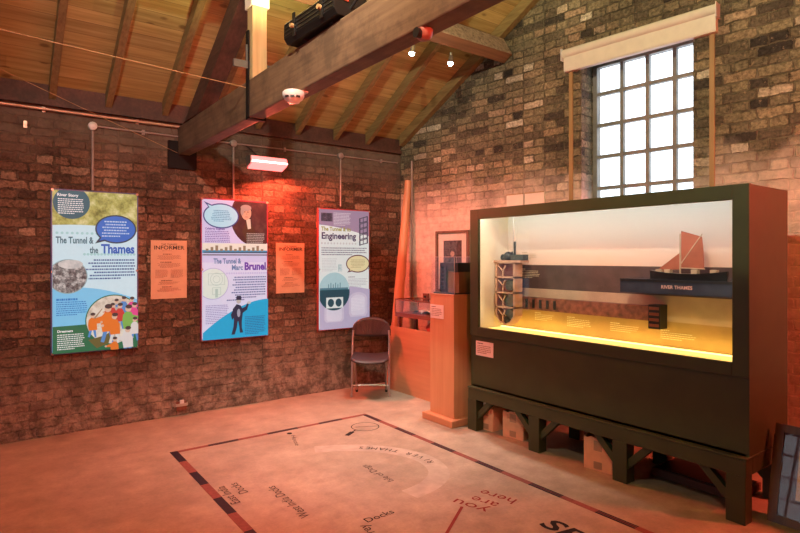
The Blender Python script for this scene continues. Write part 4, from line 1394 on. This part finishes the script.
# tunnel in section: real shallow tube with arches along the far wall
b = MB()
b.box(BX - .06, BX, -.16, -1.45, 1.045, 1.152, 0)
for k in range(5):
    yy = -.30 - k * .075
    b.box(BX - .066, BX - .06, yy - .012, yy + .012, 1.062, 1.135, 1)
b.build('tunnel_model', [M_tun, M_black], cs)
b = MB()
b.box(BX - .10, BX, -1.445, -1.53, .995, 1.165, 0)
for k in range(4):
    b.box(BX - .105, BX - .10, -1.452, -1.523, 1.01 + k * .04, 1.03 + k * .04, 1)
b.build('tunnel_shield', [M_black, M_redwood], cs)
# shaft model
M_peach = plain('model_peach', (.46, .25, .17), .6)
sx = .27
b = MB()
s0_, s1_ = -.012, -.285                        # across, relative to case y
def sy(y): return y - CY0
ya_, yb2 = sy(-1.945), sy(-2.215)
ya_ = min(ya_, -.045)
z0_, z1_ = .985, 1.455
b.box(sx, sx + .10, ya_, ya_ - .02, z0_, z1_, 0); b.box(sx, sx + .10, yb2 + .02, yb2, z0_, z1_, 0)
for zz in (1.455, 1.325, 1.19, 1.06): b.box(sx, sx + .10, ya_, yb2, zz - .008, zz + .006, 0)
b.box(sx - .005, sx + .105, ya_ + .015, yb2 - .07, 1.455, 1.475, 0)
ym = (ya_ + yb2) / 2
b.prism([(sx, ya_, z0_), (sx, ya_ - .02, z0_), (sx, ym + .055, .935), (sx, ym + .055, .915)], (.10, 0, 0), 0)
b.prism([(sx, yb2, z0_), (sx, yb2 + .02, z0_), (sx, ym - .055, .935), (sx, ym - .055, .915)], (.10, 0, 0), 0)
b.prism([(sx, ym + .06, .93), (sx, ym, .895), (sx, ym - .06, .93), (sx, ym - .04, .93), (sx, ym, .91), (sx, ym + .04, .93)], (.10, 0, 0), 0)
b.box(sx + .08, sx + .10, ya_ - .02, yb2 + .02, z0_, 1.455, 1)
for k, zz in enumerate((1.43, 1.30, 1.165, 1.035)):
    b.bar((sx + .01, ya_ - .03, zz), (sx + .01, ym + .03, zz - .05), .012, .010, (1, 0, 0), 0)
    b.bar((sx + .01, ym + .0, zz), (sx + .01, ym + .03, zz - .05), .012, .010, (1, 0, 0), 0)
    b.box(sx + .005, sx + .018, ym + .024, ym + .036, zz - .12, zz - .05, 0)
shf = b.build('shaft_model', [M_peach, plain('shaft_dark', (.20, .05, .04), .7)], cs)
b = MB()
for zz, rr in ((1.255, .048), (1.12, .055), (1.0, .045), (.945, .035)):
    yy = ym - .035 if zz > .96 else ym
    b.cyl((sx + .02, yy, zz), (sx + .06, yy, zz), rr, None, 20)
b.build('pump_wheel', M_black, shf)
b = MB()
b.cyl((sx + .05, ym + .02, 1.475), (sx + .05, ym - .06, 1.53), .035, .03); b.box(sx + .02, sx + .09, ym - .05, ym - .19, 1.475, 1.525)
b.cyl((sx + .05, ym - .075, 1.475), (sx + .05, ym - .075, 1.64), .011); b.ball((sx + .05, ym, 1.51), .045)
b.cyl((sx + .03, ym + .05, 1.50), (sx + .06, ym + .05, 1.50), .03)
b.build('engine', M_black, shf)
b = MB(); b.cyl((sx + .05, ym - .055, 1.475), (sx + .05, ym - .055, 1.884), .003, None, 6); b.cyl((sx + .05, ym - .085, 1.475), (sx + .05, ym - .085, 1.884), .003, None, 6); b.build('hanger_wire', M_steel, shf)
# water block with lettering and sailing barge
b = MB()
M_water = plain('model_water', (.045, .055, .085), .25)
wy0, wy1 = sy(-3.25), -LC + .03
b.box(.22, BX, wy0, wy1, 1.255, 1.352, 0)
b.box(.215, .22, wy0, wy1, 1.335, 1.352, 1)
wb = b.build('river_block', [M_water, M_black], cs)
V, F = text_geo('RIVER THAMES', .032, 'LEFT', .0006)
xs = [p[0] for p in V]; kf = .205 / (max(xs) - min(xs))
b = MB(); b.add([(.2135, sy(-3.555) - x * kf, 1.292 + y_) for x, y_ in V], F)
b.build('lettering', plain('letter_pink', (.75, .45, .40), .6), wb)
M_sail = plain('tan_sail', (.36, .10, .055), .75, 0, .15)
b = MB()
hx = .31
hy0, hy1 = sy(-3.435), sy(-3.935)
P = []
n = 12
for i in range(n + 1):
    f = i / n; y_ = hy0 + (hy1 - hy0) * f
    wd = .05 * math.sin(PI * min(1, max(.06, f * .9 + .08))) ** .5
    P += [(hx - wd, y_, 1.392 + .02 * (abs(f - .5) * 2) ** 2), (hx - wd * .7, y_, 1.35), (hx + wd * .7, y_, 1.35), (hx + wd, y_, 1.392 + .02 * (abs(f - .5) * 2) ** 2)]
F = []
for i in range(n):
    for k in range(3):
        F.append((i * 4 + k, i * 4 + k + 1, i * 4 + 5 + k, i * 4 + 4 + k))
    F.append((i * 4 + 3, i * 4, i * 4 + 4, i * 4 + 7))
F.append((0, 3, 2, 1)); F.append((n * 4, n * 4 + 1, n * 4 + 2, n * 4 + 3))
b.add(P, F)
bo = b.build('barge_hull', M_black, cs)
b = MB()
my = sy(-3.635)
b.cyl((hx, my, 1.39), (hx, my, 1.66), .006, .004, 8)
b.cyl((hx, my, 1.43), (hx, sy(-3.795), 1.425), .004, None, 6); b.cyl((hx, my, 1.45), (hx, sy(-3.780), 1.655), .0035, None, 6)
for yy in (-3.495, -3.555, -3.735, -3.855): b.box(hx - .02, hx + .02, sy(yy) - .02, sy(yy) + .02, 1.39, 1.42)
b.build('mast', plain('spar', (.5, .36, .24), .6), bo)
b = MB()
def sail(pts, cv):
    b.prism([(hx, sy(y_), z) for y_, z in pts], (.004, 0, 0))
sail([(-3.642, 1.43), (-3.790, 1.425), (-3.787, 1.53), (-3.777, 1.635), (-3.642, 1.678)], 0)
sail([(-3.630, 1.42), (-3.475, 1.413), (-3.630, 1.53)], 0)
b.build('sail', M_sail, bo)
b = MB(); b.prism([(hx + .08, sy(-4.06), 1.41), (hx + .08, sy(-4.025), 1.41), (hx + .08, sy(-4.0), 1.49), (hx + .08, sy(-4.06), 1.50)], (.004, 0, 0)); b.cyl((hx + .08, sy(-4.02), 1.352), (hx + .08, sy(-4.02), 1.51), .003); b.box(hx + .06, hx + .10, sy(-3.965), -LC + .035, 1.352, 1.40)
b.build('small_sail', M_sail, bo)
# printed captions on the backdrop
def captions():
    S = Sheet(LC, 1.05, 0)
    def cap(y, z, n, wd, seed, m=M_ptext):
        u = (CY0 - y) / LC; v = (1.895 - z) / 1.05
        S.lines(u, v, u + wd * .5 / LC, 1, .012, m, th=.6, seed=seed)
        S.lines(u, v + .016, u + wd / LC, n, .0135, m, th=.35, seed=seed + 1)
    cap(-2.28, 1.02, 4, .22, 70); cap(-2.62, 1.01, 5, .24, 72); cap(-3.02, 1.0, 4, .26, 74); cap(-3.42, .985, 4, .26, 76)
    cap(-2.12, 1.40, 5, .22, 78); cap(-1.99, 1.55, 4, .15, 80, M_bed); cap(-2.14, 1.55, 4, .18, 82, M_bed)
    o = S.build('caption_print', cs, (BX - .0005, 0, 1.895), (0, 0, -PI / 2))
captions()
# strip lamps inside the case, plus a glowing sheet on its floor
b = MB(); b.box(BX - .11, BX - .09, -.04, -LC + .04, .868, .880); b.build('glow_strip', glow('strip_yellow', (1.0, .80, .30), 2.2), cs)
b = MB(); b.box(.13, .345, -.04, -LC + .04, .868, .872); b.build('glow_strip', glow('floor_glow_yellow', (1.0, .74, .20), 1.05), cs)  # glowing sheet laid on the case floor, stands in for lamplight falling there
b = MB(); b.box(.034, .05, -.04, -LC + .04, 1.873, 1.885); b.build('glow_strip', glow('strip_white', (1.0, .93, .80), 2.0), cs)
yc = (CY0 + CY1) / 2
lamp('AREA', 'strip_light', (CX + BX - .085, yc, .884), P_CASE_YELLOW, (1.0, .70, .14), None, .02, LC - .10, (CX + BX, yc, .95), along=(0, 1, 0))
lamp('AREA', 'strip_light', (CX + .052, yc, 1.872), P_CASE_WHITE, (1.0, .96, .90), None, .02, LC - .10, (CX + .40, yc, 1.6), along=(0, 1, 0))
lamp('AREA', 'strip_light', (CX + .06, CY0 - .05, 1.36), P_CASE_SIDE, (1.0, .86, .52), None, .02, .84, (CX + .46, CY0 - .3, 1.36), along=(0, 0, 1))
b = MB(); b.box(.034, .05, -.03, -.045, .90, 1.86); b.build('glow_strip', glow('strip_side', (1.0, .88, .6), 2.0), cs)
label_card('label_card', .205, .125, (CX - .0045 + .012, -2.005, .777), FACE, 'small pinkish text card low on the front of the big case')

# ------------------------------------------------------------------ boxes under the case
def carton(loc, rz, w_, d_, h_, label, ragged=True, m=None):
    """open cardboard box; local -x is the front"""
    m = m or M_card
    t = thing('cardboard_box', label, 'box', loc, rz)
    rnd = random.Random(label)
    b = MB(); n = 8
    P = []; F = []
    def side(a, c, hh):
        base = len(P)
        for i in range(n + 1):
            f = i / n
            x = a[0] + (c[0] - a[0]) * f; y_ = a[1] + (c[1] - a[1]) * f
            P.append((x, y_, 0)); P.append((x, y_, hh + (rnd.random() - .5) * .018))
        for i in range(n): F.append((base + 2 * i, base + 2 * i + 2, base + 2 * i + 3, base + 2 * i + 1))
    k = [(0, w_ / 2), (0, -w_ / 2), (d_, -w_ / 2), (d_, w_ / 2)]
    for i in range(4): side(k[i], k[(i + 1) % 4], h_)
    P2 = [(x, y_, 0.0) for x, y_ in k]; base = len(P); P += P2; F.append((base, base + 1, base + 2, base + 3))
    b.add(P, F)
    o = b.build('box_body', m, t)
    md_ = o.modifiers.new('thick', 'SOLIDIFY'); md_.thickness = .004; md_.offset = 1
    for f0, f1 in ((.06, .28), (.62, .93)):
        MB().box(-.0055, -.004, -.03, .03, h_ * f0, h_ * f1).build('tape_strip', M_tape, t)
    b = MB()
    b.add([(.02, w_ / 2 - .004, h_ - .012), (.02, -w_ / 2 + .004, h_ - .012), (d_ - .02, -w_ / 2 + .004, h_ - .03), (d_ - .02, w_ / 2 - .004, h_ - .03)], [(0, 1, 2, 3), (3, 2, 1, 0)])
    b.build('inner_flap', m, t)
    return t
carton((-.62, -2.07, 0), R(4), .15, .22, .205, 'open cardboard box at the left end under the big case')
carton((-.60, -2.36, 0), R(9), .195, .24, .215, 'open cardboard box second from the left under the case')
carton((-.66, -3.20, 0), R(8), .205, .22, .225, 'open cardboard box by the third leg under the case')
M_dcard = plain('dark_card', (.14, .055, .04), .8)
b = MB().box(-.10, .10, -.11, .11, 0, .215)
ob = tag(b.build('storage_box', M_dcard, None, (-.26, -2.98, 0), .004), 'dark closed box far back under the middle of the case', 'box')
MB().box(-.104, .104, -.114, .114, .215, .24).build('lid', M_dcard, ob)
b = MB().box(-.16, .16, -.28, .28, 0, .05)
ob = tag(b.build('storage_tray', M_dcard, None, (-.26, -3.74, 0), .004), 'low dark tray lying under the right end of the case', 'tray')
MB().box(-.14, .14, -.26, .26, .05, .056).build('tray_liner', M_black, ob)

# paper signs pinned on the gable wall above the case
for s, wd, lab in ((1.70, .20, 'pale card pinned to the gable wall above the case, left one'), (1.93, .22, 'pale card pinned to the gable wall above the case, right one')):
    t = thing('wall_card', lab, 'card', RW(s, 0, 2.085)); t.rotation_euler = RWROT
    MB().box(-wd / 2, wd / 2, 0, .012, -.10, .055).build('card', M_mount, t)
    MB().box(-wd / 2, wd / 2, .012, .02, .047, .055).build('top_edge', M_strip, t)

# ------------------------------------------------------------------ framed pictures leaning on the right
def leaning(foot_y, foot_x, wd, hh, lean, label, inner=True):
    t = thing('leaning_picture', label, 'picture', (foot_x, foot_y, 0))
    t.rotation_euler = (0, lean, 0)            # tilts the top towards +x
    fr = .045
    b = MB()
    b.box(0, .03, -wd, 0, 0, fr); b.box(0, .03, -wd, 0, hh - fr, hh); b.box(0, .03, -fr, 0, fr, hh - fr); b.box(0, .03, -wd, -wd + fr, fr, hh - fr)
    b.build('frame', M_pic_frame, t)
    MB().box(.012, .028, -wd + fr, -fr, fr, hh - fr).build('mount', plain('dark_mount', (.10, .035, .04), .6), t)
    if inner:
        MB().box(.0105, .012, -wd + .16, -.125, .15, hh - .13).build('print', plain('orange_print', (.66, .34, .14), .7, 0, .2), t)
    MB().box(.005, .007, -wd + fr, -fr, fr, hh - fr).build('glass', M_picglass, t)
    return t
leaning(-4.21, -.535, .62, .55, R(14), 'framed orange print behind glass leaning at the right edge')
leaning(-4.19, -.478, .55, .47, R(13), 'plain dark frame leaning behind the framed orange print', False)
